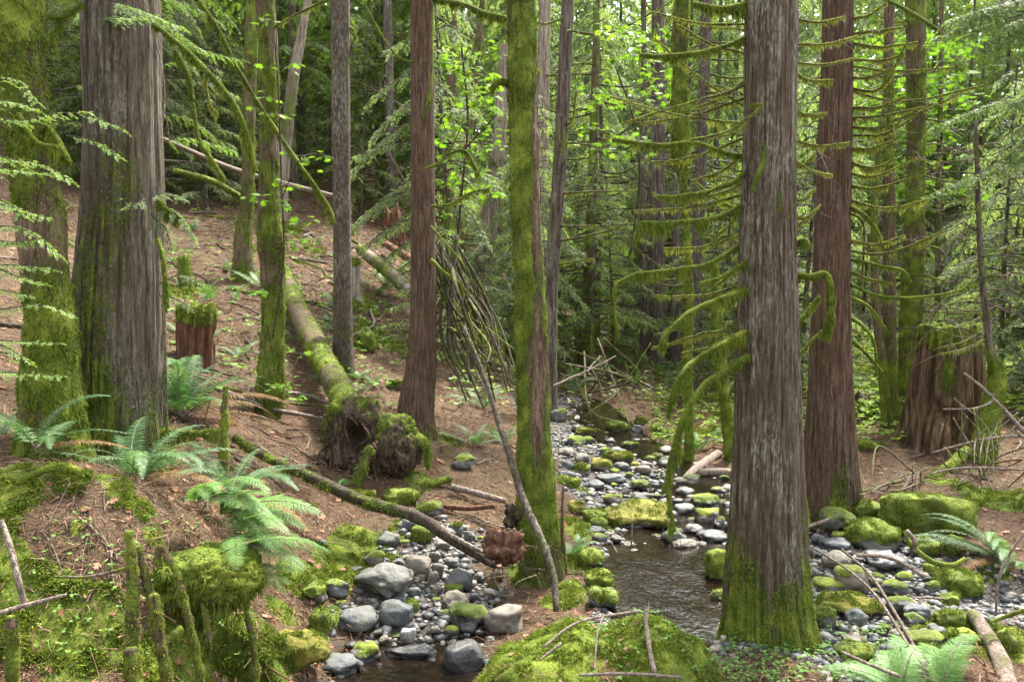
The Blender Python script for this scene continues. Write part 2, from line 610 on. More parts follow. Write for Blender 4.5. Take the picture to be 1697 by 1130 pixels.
c_ = t.ramp(g_.outputs['Random Per Island'], [(0.0, (0.025, 0.027, 0.027)), (0.35, (0.065, 0.07, 0.07)), (0.7, (0.125, 0.12, 0.105)), (0.93, (0.19, 0.16, 0.12)), (1.0, (0.40, 0.39, 0.36))])
M['pebble'] = t.done(t.bsdf(c_, 0.6, None, 0.4))

# water: dark, clear brown stream with ripples
t = NT('stream water')
wc = t.coords((1, 0.45, 1))
w1 = t.noise(wc, 7, 3, 0.5, 0.6)
w2 = t.noise(t.coords(), 26, 3, 0.6, 0.4)
hh = t.math('ADD', t.math('MULTIPLY', w1, 1.0), t.math('MULTIPLY', w2, 0.45))
wb = t.ramp(t.noise(t.coords(), 5, 5, 0.65), [(0.35, (0.003, 0.002, 0.0012)), (0.55, (0.008, 0.005, 0.003)), (0.75, (0.020, 0.012, 0.007))])
hh = t.math('MULTIPLY', hh, t.ramp(t.noise(t.coords(), 1.6, 3), [(0.35, 0.35), (0.65, 1.0)]))
M['water'] = t.done(t.bsdf(wb, 0.055, t.bump(hh, 0.30, 0.05), 0.5))

# ------------------------------------------------------------------ terrain
GP = [  # pixel x, pixel y, depth of points of the ground
    (0, 790, 5.0), (150, 795, 5.2), (250, 820, 5.3), (330, 845, 5.5), (400, 900, 5.5), (425, 960, 5.4),
    (50, 960, 4.55), (200, 970, 4.6), (320, 1000, 4.8), (100, 1130, 4.15), (300, 1130, 4.4), (420, 1120, 5.1), (0, 1130, 4.1),
    (85, 765, 5.8), (200, 750, 6.5), (300, 720, 7.5), (330, 640, 9.5), (420, 690, 9.5), (447, 690, 10), (530, 800, 8.3),
    (600, 850, 8.0), (480, 830, 7.5), (400, 760, 7.5), (640, 800, 8.7), (700, 720, 10), (750, 780, 9.3), (800, 850, 8.3),
    (800, 700, 11.5), (760, 640, 14), (500, 900, 6.9), (450, 1000, 6.0), (440, 1090, 5.6), (600, 930, 7.0), (700, 900, 7.4),
    (650, 1050, 6.1), (800, 1000, 6.6), (860, 960, 7.3), (920, 960, 7.3), (960, 900, 7.9), (960, 850, 9.0),
    (1000, 1080, 5.6), (880, 1100, 5.5), (1130, 1080, 5.6), (1000, 1200, 4.6), (800, 1200, 4.8),
    (1275, 1050, 6.0), (1250, 1100, 5.4), (1400, 1120, 5.2), (1200, 1200, 4.6), (1450, 1050, 5.9), (1600, 1050, 5.9), (1450, 950, 7.0), (1600, 900, 7.6),
    (1690, 1000, 6.3), (1690, 850, 8.5), (1500, 800, 9.6), (1400, 870, 8.7), (1375, 860, 8.9), (1600, 760, 11.5),
    (1690, 700, 13), (1550, 740, 12), (1450, 720, 13), (1450, 640, 18), (1300, 720, 13.5), (1200, 720, 13.5), (1150, 700, 14.5),
    (1250, 650, 18), (960, 720, 13), (1040, 690, 15), (950, 640, 17), (850, 600, 19), (1000, 600, 21), (1100, 620, 19),
    (1000, 540, 30), (1200, 560, 30), (1500, 600, 25), (1600, 560, 28), (1690, 600, 20),
    (500, 600, 12), (350, 560, 12), (300, 450, 15), (380, 400, 18), (450, 450, 16.5), (600, 480, 16.5), (650, 400, 21),
    (550, 380, 21), (350, 330, 22), (200, 300, 22), (100, 220, 24), (450, 300, 27), (600, 330, 28), (30, 560, 9), (0, 450, 11),
    (50, 350, 15), (0, 650, 7), (750, 450, 23), (850, 500, 25), (700, 350, 34), (850, 430, 38), (300, 150, 40), (100, 100, 35),
    (600, 250, 50), (850, 350, 60), (1100, 480, 60), (1500, 500, 50), (1690, 500, 40), (300, 230, 30), (1000, 450, 80), (1500, 470, 80)]
GP = np.array(GP, float)
gp = at(GP[:, 0], GP[:, 1], GP[:, 2])
gp = np.vstack([gp, [(-6, 0, 1.9), (-22, 0, 8), (0, -5, 1.0), (8, 0, 0.7), (30, 0, 2.2), (60, 60, 7), (-60, 60, 27), (-40, 20, 16), (0, 160, 14),
                     (-80, 160, 40), (80, 160, 12), (0, -40, 2), (40, -40, 3), (-40, -40, 12), (0, 1.5, 1.0), (2.5, 2.5, 0.35), (-2, 2, 1.0), (30, 30, 2.2)]])


def _rb(d2):
    return 0.5 * d2 * np.log(d2 + 1e-6)


_n = len(gp)
_d2 = ((gp[:, None, :2] - gp[None, :, :2]) ** 2).sum(-1)
_A = np.zeros((_n + 3, _n + 3))
_A[:_n, :_n] = _rb(_d2) + np.eye(_n) * 0.25
_A[:_n, _n] = 1
_A[:_n, _n + 1:] = gp[:, :2]
_A[_n, :_n] = 1
_A[_n + 1:, :_n] = gp[:, :2].T
_co = np.linalg.solve(_A, np.concatenate([gp[:, 2], np.zeros(3)]))

WL = np.array([(4.0, -0.10), (6.0, -0.10), (7.6, 0.0), (8.4, 0.02), (9.5, 0.06), (11, 0.12), (13, 0.25), (16, 0.42), (20, 0.75)])


def wlevel(y):
    return np.interp(y, WL[:, 0], WL[:, 1])


# stream channels: px, py, depth, half width, depth below water
CH = [[(930, 690, 15.3, .6, -.05), (960, 728, 13.0, .7, -.05), (1010, 770, 11.6, .7, -.05), (1070, 815, 10.3, .8, -.05), (1130, 860, 9.1, .75, -.02),
       (1125, 905, 8.1, .50, .06), (1105, 950, 7.4, .33, .14), (1108, 1000, 6.75, .31, .16), (1110, 1060, 6.15, .22, .1)],
      [(935, 715, 13.6, .15, .05), (955, 748, 12.5, .34, .10), (985, 775, 11.5, .16, .06), (1020, 808, 10.5, .22, .09), (1075, 842, 9.6, .10, .05), (1110, 880, 8.5, .3, .10), (1100, 920, 7.8, .36, .13)],
      [(1215, 830, 9.9, .2, .08), (1165, 815, 10.3, .3, .09), (1130, 840, 9.6, .15, .05), (1130, 880, 8.5, .2, .08)],
      [(690, 1125, 5.5, .26, .12), (678, 1095, 5.8, .16, .08)],
      [(690, 1060, 6.15, .25, -.06), (695, 1000, 6.6, .3, -.15), (715, 940, 7.1, .22, -.24), (750, 890, 7.6, .2, -.3)],
      [(1700, 1010, 6.3, .2, -.06), (1560, 975, 6.9, .4, -.02), (1400, 925, 7.8, .35, -.03), (1400, 1000, 6.6, .3, -.05), (1420, 1080, 5.7, .3, -.05)],
      [(1450, 948, 7.4, .16, .08), (1510, 955, 7.3, .12, .06)]]
CHW = []
for ch in CH:
    a = np.array(ch)
    p = at(a[:, 0], a[:, 1], a[:, 2])[:, :2]
    q = np.column_stack([p, a[:, 3], wlevel(p[:, 1]) - a[:, 4]])
    CHW.append(spline(q, 60))


def chan(x, y):
    """Distance to the channels minus the half width there, and the floor level."""
    best = np.full(x.shape, 9.0)
    floor = np.full(x.shape, 9.0)
    for q in CHW:
        for k in range(len(q)):
            d = np.hypot(x - q[k, 0], y - q[k, 1]) - q[k, 2]
            m = d < best
            best[m] = d[m]
            floor[m] = q[k, 3]
    return best, floor


PIT = at(375, 1062, 4.85)


def height0(x, y):
    x = np.asarray(x, float)
    y = np.asarray(y, float)
    sh = x.shape
    x, y = x.ravel(), y.ravel()
    out = np.zeros(len(x))
    for a in range(0, len(x), 20000):
        s = slice(a, a + 20000)
        d2 = (x[s, None] - gp[None, :, 0]) ** 2 + (y[s, None] - gp[None, :, 1]) ** 2
        out[s] = _rb(d2) @ _co[:_n] + _co[_n] + x[s] * _co[_n + 1] + y[s] * _co[_n + 2]
    out -= .42 * np.exp(-(((x - PIT[0]) / .26) ** 2 + ((y - PIT[1]) / .20) ** 2) ** 2)
    near = (y > 3.5) & (y < 17) & (np.abs(x) < 6)
    if near.any():
        b, f = chan(x[near], y[near])
        prof = f + np.where(b < 0, 0.0, b * b * 1.6 + b * .25)
        z = out[near]
        k = 0.06
        h = np.clip(0.5 + 0.5 * (prof - z) / k, 0, 1)
        out[near] = prof * (1 - h) + z * h - k * h * (1 - h)
    return out.reshape(sh)


def height(x, y):
    x = np.asarray(x, float)
    y = np.asarray(y, float)
    z = height0(x, y)
    p = np.stack([x, y, np.zeros_like(x)], -1)
    r = np.hypot(x, y)
    return z + 0.05 * fbm(p * 1.7, 3, 5) + 0.022 * fbm(p * 7, 3, 9) * (r < 30)


def ghit(px, py, y0=3.2, y1=70, water=False):
    Y = np.geomspace(y0, y1, 1400)
    P = at(px, py, Y)
    z = height0(P[:, 0], P[:, 1])
    if water:
        z = np.maximum(z, np.where((P[:, 1] < 17) & (np.abs(P[:, 0]) < 3.5), wlevel(P[:, 1]) - .015, -9))
    b = np.nonzero(P[:, 2] <= z)[0]
    k = b[0] if len(b) else len(Y) - 1
    p = P[k].copy()
    p[2] = max(float(height(p[0:1], p[1:2])[0]), p[2] - .03 if water else -9)
    return p


# moss patches on the ground: px, py, radius in px
MOSSP = [(60, 790, 75), (205, 825, 46), (250, 890, 36), (120, 805, 40), (360, 940, 50), (190, 800, 36), (235, 850, 40), (250, 900, 28), (80, 1010, 75), (150, 1085, 85), (330, 1000, 60), (280, 1110, 70), (380, 960, 40), (20, 960, 40), (130, 880, 18),
         (560, 935, 55), (600, 905, 45), (500, 960, 45), (640, 925, 30), (470, 1020, 40), (680, 880, 40), (440, 1090, 60), (545, 1020, 30),
         (960, 870, 55), (950, 930, 60), (900, 960, 50), (1010, 860, 35), (930, 985, 55), (1190, 930, 35), (1600, 1040, 70), (1660, 1070, 80), (1540, 1060, 60),
         (1420, 1085, 50), (1660, 830, 60), (1440, 740, 30), (1240, 700, 60), (1180, 720, 40), (620, 560, 40), (600, 500, 30), (440, 620, 20),
         (980, 800, 35), (940, 800, 35), (1560, 800, 40), (1620, 960, 40), (1250, 1060, 60), (700, 800, 30), (330, 480, 25), (480, 470, 25), (850, 560, 60)]
MW = []
for a, b, c in MOSSP:
    p = ghit(a, b)
    MW.append((p[0], p[1], c * p[1] / FPX))


def ground_masks(x, y):
    p = np.stack([x, y, np.zeros_like(x)], -1)
    m = np.zeros_like(x)
    for a, b, c in MW:
        yy = (y - b)
        m = np.maximum(m, 1.25 - np.hypot(x - a, yy * .8) / (c * 1.1))
    n = fbm(p * 2.6, 4, 31)
    moss = sst(0.35, 0.65, np.clip(m, 0, 1.2) + n * .75)
    moss = np.maximum(moss, sst(0.36, 0.56, fbm(p * 0.9, 4, 77)) * (y > 9) * .8)
    b, _ = chan(x, y)
    grav = sst(0.50, 0.05, b + 0.35 * n)
    grav = np.where((y > 3.5) & (y < 18), grav, 0)
    moss = moss * (1 - sst(0.25, -0.1, b))
    return moss, grav, b


ang = np.concatenate([np.linspace(-180, -46, 60, endpoint=False), np.linspace(-46, 46, 640, endpoint=False), np.linspace(46, 180, 60, endpoint=False)])
rr = np.concatenate([np.linspace(0.25, 3.2, 16, endpoint=False), np.geomspace(3.2, 14, 330, endpoint=False), np.geomspace(14, 220, 150)])
A_, R_ = np.meshgrid(np.radians(ang), rr)
gx, gy = R_ * np.sin(A_), R_ * np.cos(A_)
gz = height(gx, gy)
gm, gg, gb = ground_masks(gx.ravel(), gy.ravel())
n_a, n_r = len(ang), len(rr)
i_ = np.arange(n_r - 1)[:, None] * n_a
j_ = np.arange(n_a)[None, :]
k_ = (j_ + 1) % n_a
GQ = np.stack([i_ + j_, i_ + n_a + j_, i_ + n_a + k_, i_ + k_], -1).reshape(-1, 4)[:, ::-1]
mb = MB()
GV = np.stack([gx.ravel(), gy.ravel(), gz.ravel()], -1)
# lumpy moss cushions
GV[:, 2] += gm * 0.03 * (0.6 + fbm(GV * np.array([11, 11, 0]), 3, 51)) * (R_.ravel() < 16)
mb.add(GV, GQ, 0, gm)
c0 = len(GV)

t = NT('forest floor')
co = t.coords()
f1 = t.noise(co, 1.3, 5)
f2 = t.noise(co, 55, 5, 0.75, 0.8)
f3 = t.noise(co, 14, 5, 0.7)
lit = t.ramp(f2, [(0.32, (0.035, 0.018, 0.012)), (0.48, (0.080, 0.044, 0.023)), (0.60, (0.160, 0.097, 0.056)), (0.72, (0.31, 0.23, 0.155))])
lit = t.mix(t.ramp(f3, [(0.38, 0.75), (0.56, 0.0)]), lit, (0.045, 0.024, 0.015))
lit = t.mix(t.ramp(t.noise(co, 0.5, 5, 0.65), [(0.42, 0.0), (0.62, 0.6)]), lit, (0.075, 0.05, 0.03))
lit = t.mix(t.ramp(f1, [(0.4, 0.0), (0.7, 0.4)]), lit, (0.10, 0.085, 0.035))
gr = t.ramp(t.noise(co, 38, 4, 0.7), [(0.3, (0.035, 0.033, 0.03)), (0.5, (0.10, 0.095, 0.085)), (0.7, (0.21, 0.20, 0.18))])
gr = t.mix(t.ramp(f3, [(0.42, 0.0), (0.62, 0.6)]), gr, (0.09, 0.06, 0.042))
c = t.mix(t.attr('gravel'), lit, gr)
mm = t.math('ADD', t.attr('moss'), t.math('MULTIPLY', t.math('SUBTRACT', f3, 0.5), 0.9))
mk = t.ramp(mm, [(0.4, 0.0), (0.58, 1.0)])
mc = moss_color(t, co)
c = t.mix(mk, c, mc)
c = t.mix(t.attr('wet'), c, t.mix(0.25, (0.012, 0.009, 0.007), c))
rg = t.mix(t.attr('wet'), (0.9,) * 3, (0.35,) * 3)
hb = t.math('ADD', t.math('MULTIPLY', f2, 0.7), t.math('MULTIPLY', f3, 0.8))
M['ground'] = t.done(t.bsdf(c, rg, t.bump(hb, 0.9, 0.05), 0.2))
ground = mb.build('forest_floor', M['ground'])
for nm, arr in (('gravel', gg), ('wet', sst(0.07, -0.02, GV[:, 2] - wlevel(GV[:, 1])) * (gb < .4) * (GV[:, 1] > 3.5))):
    a_ = ground.data.attributes.new(nm, 'FLOAT', 'POINT')
    a_.data.foreach_set('value', arr.astype(np.float32))
tag(ground, kind='structure')

# stream surface: fills the channels up to the water level
xs, ys = np.arange(-2.4, 3.6, 0.04), np.concatenate([np.arange(4.6, 9, 0.04), np.geomspace(9, 17, 130)])
wx, wy = np.meshgrid(xs, ys)
wz = wlevel(wy) + 0.006 * fbm(np.stack([wx * 6, wy * 3, wx * 0], -1), 2, 3)
tz = height(wx, wy)
cb, _ = chan(wx.ravel(), wy.ravel())
wet = (tz < wz + 0.01) & (cb.reshape(wx.shape) < 0.35)
i_ = np.arange(len(ys) - 1)[:, None] * len(xs)
j_ = np.arange(len(xs) - 1)[None, :]
WQ = np.stack([i_ + j_, i_ + j_ + 1, i_ + len(xs) + j_ + 1, i_ + len(xs) + j_], -1).reshape(-1, 4)
WQ = WQ[wet.ravel()[WQ].any(1)]
used = np.unique(WQ)
rem = np.full(wx.size, -1)
rem[used] = np.arange(len(used))
mb = MB()
mb.add(np.stack([wx.ravel(), wy.ravel(), wz.ravel()], -1)[used], rem[WQ])
tag(mb.build('water', M['water']), kind='structure')

# moss carpet, litter, pebbles
tri = GQ[:, :3]
near = (np.hypot(GV[GQ[:, 0], 0], GV[GQ[:, 0], 1]) < 34) & (GV[GQ[:, 0], 1] > 2.8) & (np.abs(np.degrees(np.arctan2(GV[GQ[:, 0], 0], GV[GQ[:, 0], 1]))) < 42)
Qn = GQ[near]
dens = 1.0 / np.maximum(np.hypot(GV[:, 0], GV[:, 1]), 3) ** 1.5
P, N, _ = sample(GV.astype(float), Qn, 200000, np.where(gm > .45, gm, 0) * dens)
mb = MB()
L = R.uniform(.012, .034, len(P)) * (0.55 + 1.1 * sst(-.2, .35, fbm(P * 10, 3, 8))) * np.maximum(1, P[:, 1] / 8)
D = nrm(N * .9 + R.normal(size=P.shape) * .55 - UP * .1)
blades(mb, P - N * .004, D, L, L * .28, bend=.5)
tag(mb.build('moss_carpet', M['moss']), kind='stuff')

mb = MB()
P, N, _ = sample(GV.astype(float), Qn, 175000, np.clip(1 - gm * .85 - gg * .9, 0, 1) * dens)
n = len(P)
D = R.normal(size=(n, 3))
D = nrm(D - N * (D * N).sum(1, keepdims=True) + N * R.uniform(-.15, .35, (n, 1)))
far_ = np.maximum(1, P[:, 1] / 8)
L = R.gamma(2.0, .034, n).clip(.015, .45) * far_ ** .7
S = nrm(np.cross(D, N))
wd = np.where(R.random(n) < .12, .010, .0042) * far_ ** .8
V = np.stack([P + N * .004 - S * wd[:, None] / 2, P + N * .004 + S * wd[:, None] / 2, P + D * L[:, None] + S * wd[:, None] / 2 + N * .006, P + D * L[:, None] - S * wd[:, None] / 2 + N * .006,
              P + D * L[:, None] * .5 + N * (.004 + wd[:, None])], 1)
b = np.arange(n)[:, None] * 5
mb.add(V, b + np.array([[0, 1, 4]]))
for q in ([1, 2, 4], [2, 3, 4], [3, 0, 4]):
    mb.f.append(b + np.array([q]))
    mb.m.append(np.zeros(n, np.int32))
tag(mb.build('needle_litter', M['litter'], smooth=False), kind='stuff')


def curled_leaves(mb, P, N, size, rng=R):
    """Fallen lobed leaves, bent along the midrib."""
    n = len(P)
    D = rng.normal(size=(n, 3))
    D = nrm(D - N * (D * N).sum(1, keepdims=True))
    S = np.cross(D, N)
    lobes = np.array([(0, 0), (.18, -.25), (.5, -.5), (.42, -.16), (.9, -.28), (.72, -.08), (1.05, 0), (.72, .08), (.9, .28), (.42, .16), (.5, .5), (.18, .25)])
    cur = rng.uniform(-.2, .9, (n, 1))
    z = (lobes[:, 1][None] ** 2 * 1.6 + lobes[:, 0][None] ** 2 * .35) * cur
    V = P[:, None] + size[:, None, None] * (D[:, None] * lobes[None, :, :1] + S[:, None] * lobes[None, :, 1:] + N[:, None] * z[..., None]) + N[:, None] * .008
    b = np.arange(n)[:, None] * 12
    o = mb.n
    mb.add(V, b + np.array([[0, 1, 3, 9]]))
    for q in ([1, 2, 3], [3, 4, 5], [5, 6, 7], [7, 8, 9], [9, 10, 11]):
        mb.f.append(b + o + np.array([q]))
        mb.m.append(np.zeros(n, np.int32))
    for q in ([3, 5, 7, 9], [0, 9, 11, 11]):
        q = q if len(set(q)) == 4 else q[:3]
        mb.f.append(b + o + np.array([q]))
        mb.m.append(np.zeros(n, np.int32))


mb = MB()
P, N, _ = sample(GV.astype(float), Qn, 4200, np.clip(1 - gm * .6 - gg * .8, 0, 1) * dens)
curled_leaves(mb, P, N, R.uniform(.03, .085, len(P)) * np.maximum(1, P[:, 1] / 9))
tag(mb.build('leaf_litter', M['deadleaf'], smooth=False), kind='stuff')

mb = MB()
near2 = (gg > .25) & (GV[:, 1] > 4) & (GV[:, 1] < 16)
P, N, _ = sample(GV.astype(float), Qn, 15000, np.where(near2, gg, 0) * dens)
u, f = ICO[1]
n = len(P)
sz = R.gamma(2.0, .0085, n).clip(.006, .05)
ax = np.stack([sz * R.uniform(.8, 1.5, n), sz * R.uniform(.7, 1.2, n), sz * R.uniform(.45, .8, n)], -1)
th = R.uniform(0, 6.28, n)
V = u[None] * ax[:, None]
V = np.stack([V[..., 0] * np.cos(th)[:, None] - V[..., 1] * np.sin(th)[:, None], V[..., 0] * np.sin(th)[:, None] + V[..., 1] * np.cos(th)[:, None], V[..., 2]], -1)
V = V + P[:, None] + N[:, None] * (sz * .2)[:, None, None]
mb.add(V, (f[None] + np.arange(n)[:, None, None] * len(u)).reshape(-1, 3))
tag(mb.build('gravel', M['pebble']), kind='stuff')

# ------------------------------------------------------------------ big trunks
def moss_fuzz(parent, V, Q, w, n, lo=.008, hi=.024, droop=.35, name='moss', mat=None, rng=R, origin=None, wr=.3):
    P, N, tot = sample(np.asarray(V, float), Q, n, w, rng)
    if not len(P):
        return None
    mb = MB()
    cl = sst(-.25, .4, fbm(P * 13, 3, 12))
    L = rng.uniform(lo, hi, len(P)) * (.45 + 1.5 * cl)
    D = nrm(N * .8 + rng.normal(size=P.shape) * .45 - UP * (droop * (.6 + .8 * cl))[:, None])
    blades(mb, P - N * .003, D, L, np.clip(L * wr, .003, .009), bend=.8 * droop + .2, rng=rng)
    return mb.build(name, mat or M['moss'], parent, origin=parent_loc(parent) if origin is None else origin)


def parent_loc(o):
    l = np.array(o.location)
    while o.parent is not None:
        o = o.parent
        l = l + np.array(o.location)
    return l


TR = {}


def trunk(key, name, label, pts, Y, mat, cat='tree', ridge=.05, rf=16, zf=.35, butt=.0, bl=5, bh=.45, lump=.03, sides=64, rows=150, mossf=None,
          fuzz=0, flen=(.008, .022), ztop=9.0, seed=1, dY=None, group=None, droop=.35, seam=0.0, partname='trunk', cut=False, mosslump=0.0):
    """pts: (py, px centre, px width) from top to base."""
    pts = np.array(pts, float)
    Ys = Y + (np.interp(pts[:, 0], *zip(*dY)) if dY else 0) * np.ones(len(pts))
    Cn = at(pts[:, 1], pts[:, 0], Ys)
    rad = pts[:, 2] * Ys / FPX / 2
    if not cut:
        d = (Cn[0] - Cn[min(2, len(Cn) - 1)])
        d = d / d[2]
        if Cn[0, 2] < ztop:
            Cn = np.vstack([Cn[0] + d * (ztop - Cn[0, 2]), Cn])
            rad = np.concatenate([[rad[0] * .86], rad])
    gz_ = float(height(Cn[-1:, 0], Cn[-1:, 1])[0])
    down = .3 + max(0.0, Cn[-1, 2] - gz_)
    Cn = np.vstack([Cn, Cn[-1] - [0, 0, down]])
    rad = np.concatenate([rad, [rad[-1] * (1.1 + .1 * (down > .6))]])
    A = spline(np.column_stack([Cn, rad]), rows * 4)
    z = A[:, 2]
    zb, zt = z[-1], z[0]
    # denser rows in the lower part
    zz = zb + (zt - zb) * np.linspace(0, 1, rows) ** 1.35
    o_ = np.argsort(z)
    path = np.column_stack([np.interp(zz, z[o_], A[o_, k]) for k in range(3)])
    rd = np.interp(zz, z[o_], A[o_, 3])
    base = path[0] + [0, 0, .28]
    ph = R.uniform(0, 6.28, 3)

    def radial(th, V, i):
        h = V[..., 2] - base[2]
        q = np.stack([np.cos(th) * rf / 6.0 + 0 * h, np.sin(th) * rf / 6.0 + 0 * h, h * zf], -1)
        rg = np.minimum(1, np.abs(vn(q * 2, seed)) * 4.5) - .65
        out = 1 + ridge * rg + ridge * .5 * vn(q * np.array([4.5, 4.5, 1.5]), seed + 3)
        out = out + lump * fbm(np.stack([np.cos(th) + 0 * h, np.sin(th) + 0 * h, h * 1.2], -1) * 1.5, 3, seed + 7)
        if butt:
            q2 = np.stack([np.cos(th) * bl / 5 + 0 * h, np.sin(th) * bl / 5 + 0 * h, h * .25], -1)
            lob = fbm(q2 * 1.6, 2, seed + 11)
            out = out + butt * np.exp(-np.clip(h, -.3, 9) / bh) * (lob * 1.5)
        if mosslump:
            out = out + mosslump * np.clip(fbm(V * 13, 3, seed + 15) + .2, -.4, 1)
        if seam:
            for a_, s_ in ((ph[0], 1.0), (ph[1], .6)):
                dd = np.abs((th - a_ - .12 * np.sin(h * 1.3 + a_) + np.pi) % (2 * np.pi) - np.pi)
                out = out - seam * s_ * np.exp(-(dd / .11) ** 2)
        return out
    mb = MB()
    V, Q, C = tube(path, rd, sides, radial)
    h = V[:, 2] - base[2]
    a = np.zeros(len(V)) if mossf is None else np.clip(mossf(V, h), 0, 1)
    mb.add(V, Q, 0, a)
    mb.f.append(C)
    mb.m.append(np.zeros(len(C), np.int32))
    root = empty(name, base, label, cat, group)
    mb.build(partname, mat, root, origin=base)
    vis = (V[:, 2] < 7) * (V[:, 1] < path[:, 1].mean() + .1)
    if fuzz:
        moss_fuzz(root, V, Q, sst(.35, .6, a + .35 * fbm(V * 14, 2, 3)) * vis, fuzz, *flen, droop=droop)
    TR[key] = dict(root=root, path=path, rad=rd, Y=Y, base=base, seed=seed)
    return root


def nse(V, s, seed=0, o=3):
    return fbm(V * np.asarray(s), o, seed)


# mossy leaning maple trunk at the picture's edge
trunk('T1', 'mossy_maple', 'leaning trunk wrapped in bright green moss beside the broad grey cedar', [(-60, 22, 76), (0, 28, 74), (120, 34, 72), (250, 50, 66), (380, 68, 70), (470, 76, 66), (560, 84, 74), (650, 84, 84), (720, 88, 94), (775, 92, 114)], 5.8,
      M['mossbark'], mosslump=0.07, ridge=.05, rf=9, lump=.16, butt=.12, mossf=lambda V, h: .70 + .8 * nse(V, 2.2, 4) - .5 * np.exp(-((h - 1.75) / .25) ** 2), fuzz=42000, flen=(.010, .028), seed=3, droop=.6)
# broad double cedar
trunk('T2', 'broad_cedar', 'broad grey furrowed cedar trunk with twin stems fused together', [(-60, 200, 112), (0, 201, 114), (200, 203, 116), (350, 203, 122), (450, 200, 134), (550, 197, 144), (650, 196, 142), (720, 196, 146), (765, 196, 158)], 6.5,
      M['cedar_left'], ridge=.085, rf=22, lump=.06, butt=.10, seam=.2, sides=160, mossf=lambda V, h: .22 + .55 * nse(V, [3, 3, .8], 5) + .25 * np.exp(-h / .6) - .1 * (h > 2.6), fuzz=9000, seed=5)
trunk('T3', 'slender_mossy_maple', 'slender mossy maple stem with a bulging foot standing alone on the brown slope', [(-60, 440, 30), (0, 440, 30), (60, 444, 28), (200, 446, 30), (300, 446, 28), (395, 448, 40), (440, 452, 38), (520, 454, 36), (600, 450, 40), (655, 447, 48), (680, 447, 42), (700, 447, 30)], 10,
      M['mossbark'], mosslump=0.1, ridge=.08, rf=9, lump=.22, mossf=lambda V, h: .5 + .7 * nse(V, 2.5, 6) + .4 * np.exp(-h / .6), fuzz=16000, flen=(.012, .03), seed=8)
trunk('T3b', 'mossy_maple', 'dark mossy maple stem behind the slender one, rooted higher up the slope', [(-60, 424, 22), (0, 420, 22), (150, 414, 20), (250, 412, 19), (330, 410, 20), (380, 404, 24), (412, 402, 30)], 15.5,
      M['mossbark'], ridge=.06, rf=8, lump=.15, mossf=lambda V, h: .55 + .6 * nse(V, 2.5, 16), fuzz=7000, flen=(.015, .04), seed=9, sides=32)
trunk('T4', 'grey_fir', 'straight grey-barked fir with pale bands rising behind the fallen mossy log', [(-60, 564, 30), (0, 564, 30), (200, 565, 29), (400, 567, 29), (520, 568, 31), (600, 569, 35), (632, 571, 42)], 12,
      M['hemlock'], ridge=.035, rf=18, zf=2.2, lump=.04, butt=.1, mossf=lambda V, h: .12 + .4 * nse(V, 3, 7) + .5 * np.exp(-h / .5), fuzz=3500, seed=11, sides=48)
trunk('T5', 'red_cedar', 'reddish smooth-barked cedar trunk with a curved foot near the uprooted stump', [(-60, 701, 36), (0, 700, 37), (200, 700, 38), (400, 701, 40), (520, 701, 43), (600, 698, 50), (650, 692, 58), (690, 688, 66), (722, 686, 82)], 10,
      M['cedar_red'], ridge=.03, rf=16, lump=.05, butt=.14, mossf=lambda V, h: .06 + .35 * nse(V, 3, 8) + .38 * np.exp(-h / .35), fuzz=2500, seed=12)
trunk('T6', 'mossy_alder', 'tall trunk sheathed in thick green moss rising between the stones and the stream', [(-60, 862, 43), (0, 864, 43), (100, 866, 45), (135, 868, 49), (200, 868, 42), (240, 871, 47), (330, 870, 44), (450, 877, 47), (560, 880, 50), (690, 884, 50), (760, 886, 59), (850, 890, 63), (920, 898, 65), (965, 902, 76)], 7.3,
      M['mossbark'], mosslump=0.11, ridge=.06, rf=10, lump=.14, butt=.25, sides=80, mossf=lambda V, h: .74 + .75 * nse(V, [4, 4, 1.6], 9) - .75 * np.exp(-(((V[:, 0] - .23) / .06) ** 2)) * sst(.9, 1.5, h) * sst(5.2, 4.2, h), fuzz=44000, flen=(.008, .022), seed=14, droop=.7)
trunk('T7', 'leaning_hemlock', 'thin brown hemlock leaning behind the tall mossy trunk', [(-60, 944, 21), (0, 941, 21), (150, 934, 22), (300, 926, 22), (430, 916, 23), (520, 911, 25), (590, 908, 30)], 14,
      M['far_bark'], ridge=.04, rf=10, lump=.05, mossf=lambda V, h: .2 + .5 * nse(V, 2, 10), seed=15, sides=32)
trunk('T8', 'lichen_cedar', 'big cedar with white lichen flecks and a mossy flared foot beside the pool', [(-60, 1278, 78), (0, 1278, 80), (200, 1275, 81), (400, 1272, 88), (550, 1272, 97), (700, 1272, 106), (800, 1272, 116), (880, 1272, 124), (960, 1272, 136), (1020, 1274, 148), (1060, 1276, 166)], 6.0,
      M['cedar'], ridge=.075, rf=26, lump=.045, butt=.12, bl=9, seam=.05, sides=180, rows=200, mossf=lambda V, h: .10 + .4 * nse(V, [5, 5, 1.2], 11) + .72 * sst(1.5, .1, h + .5 * nse(V, [7, 7, .8], 23)) + .25 * nse(V, [11, 11, 3], 29), fuzz=34000, flen=(.006, .018), seed=17)
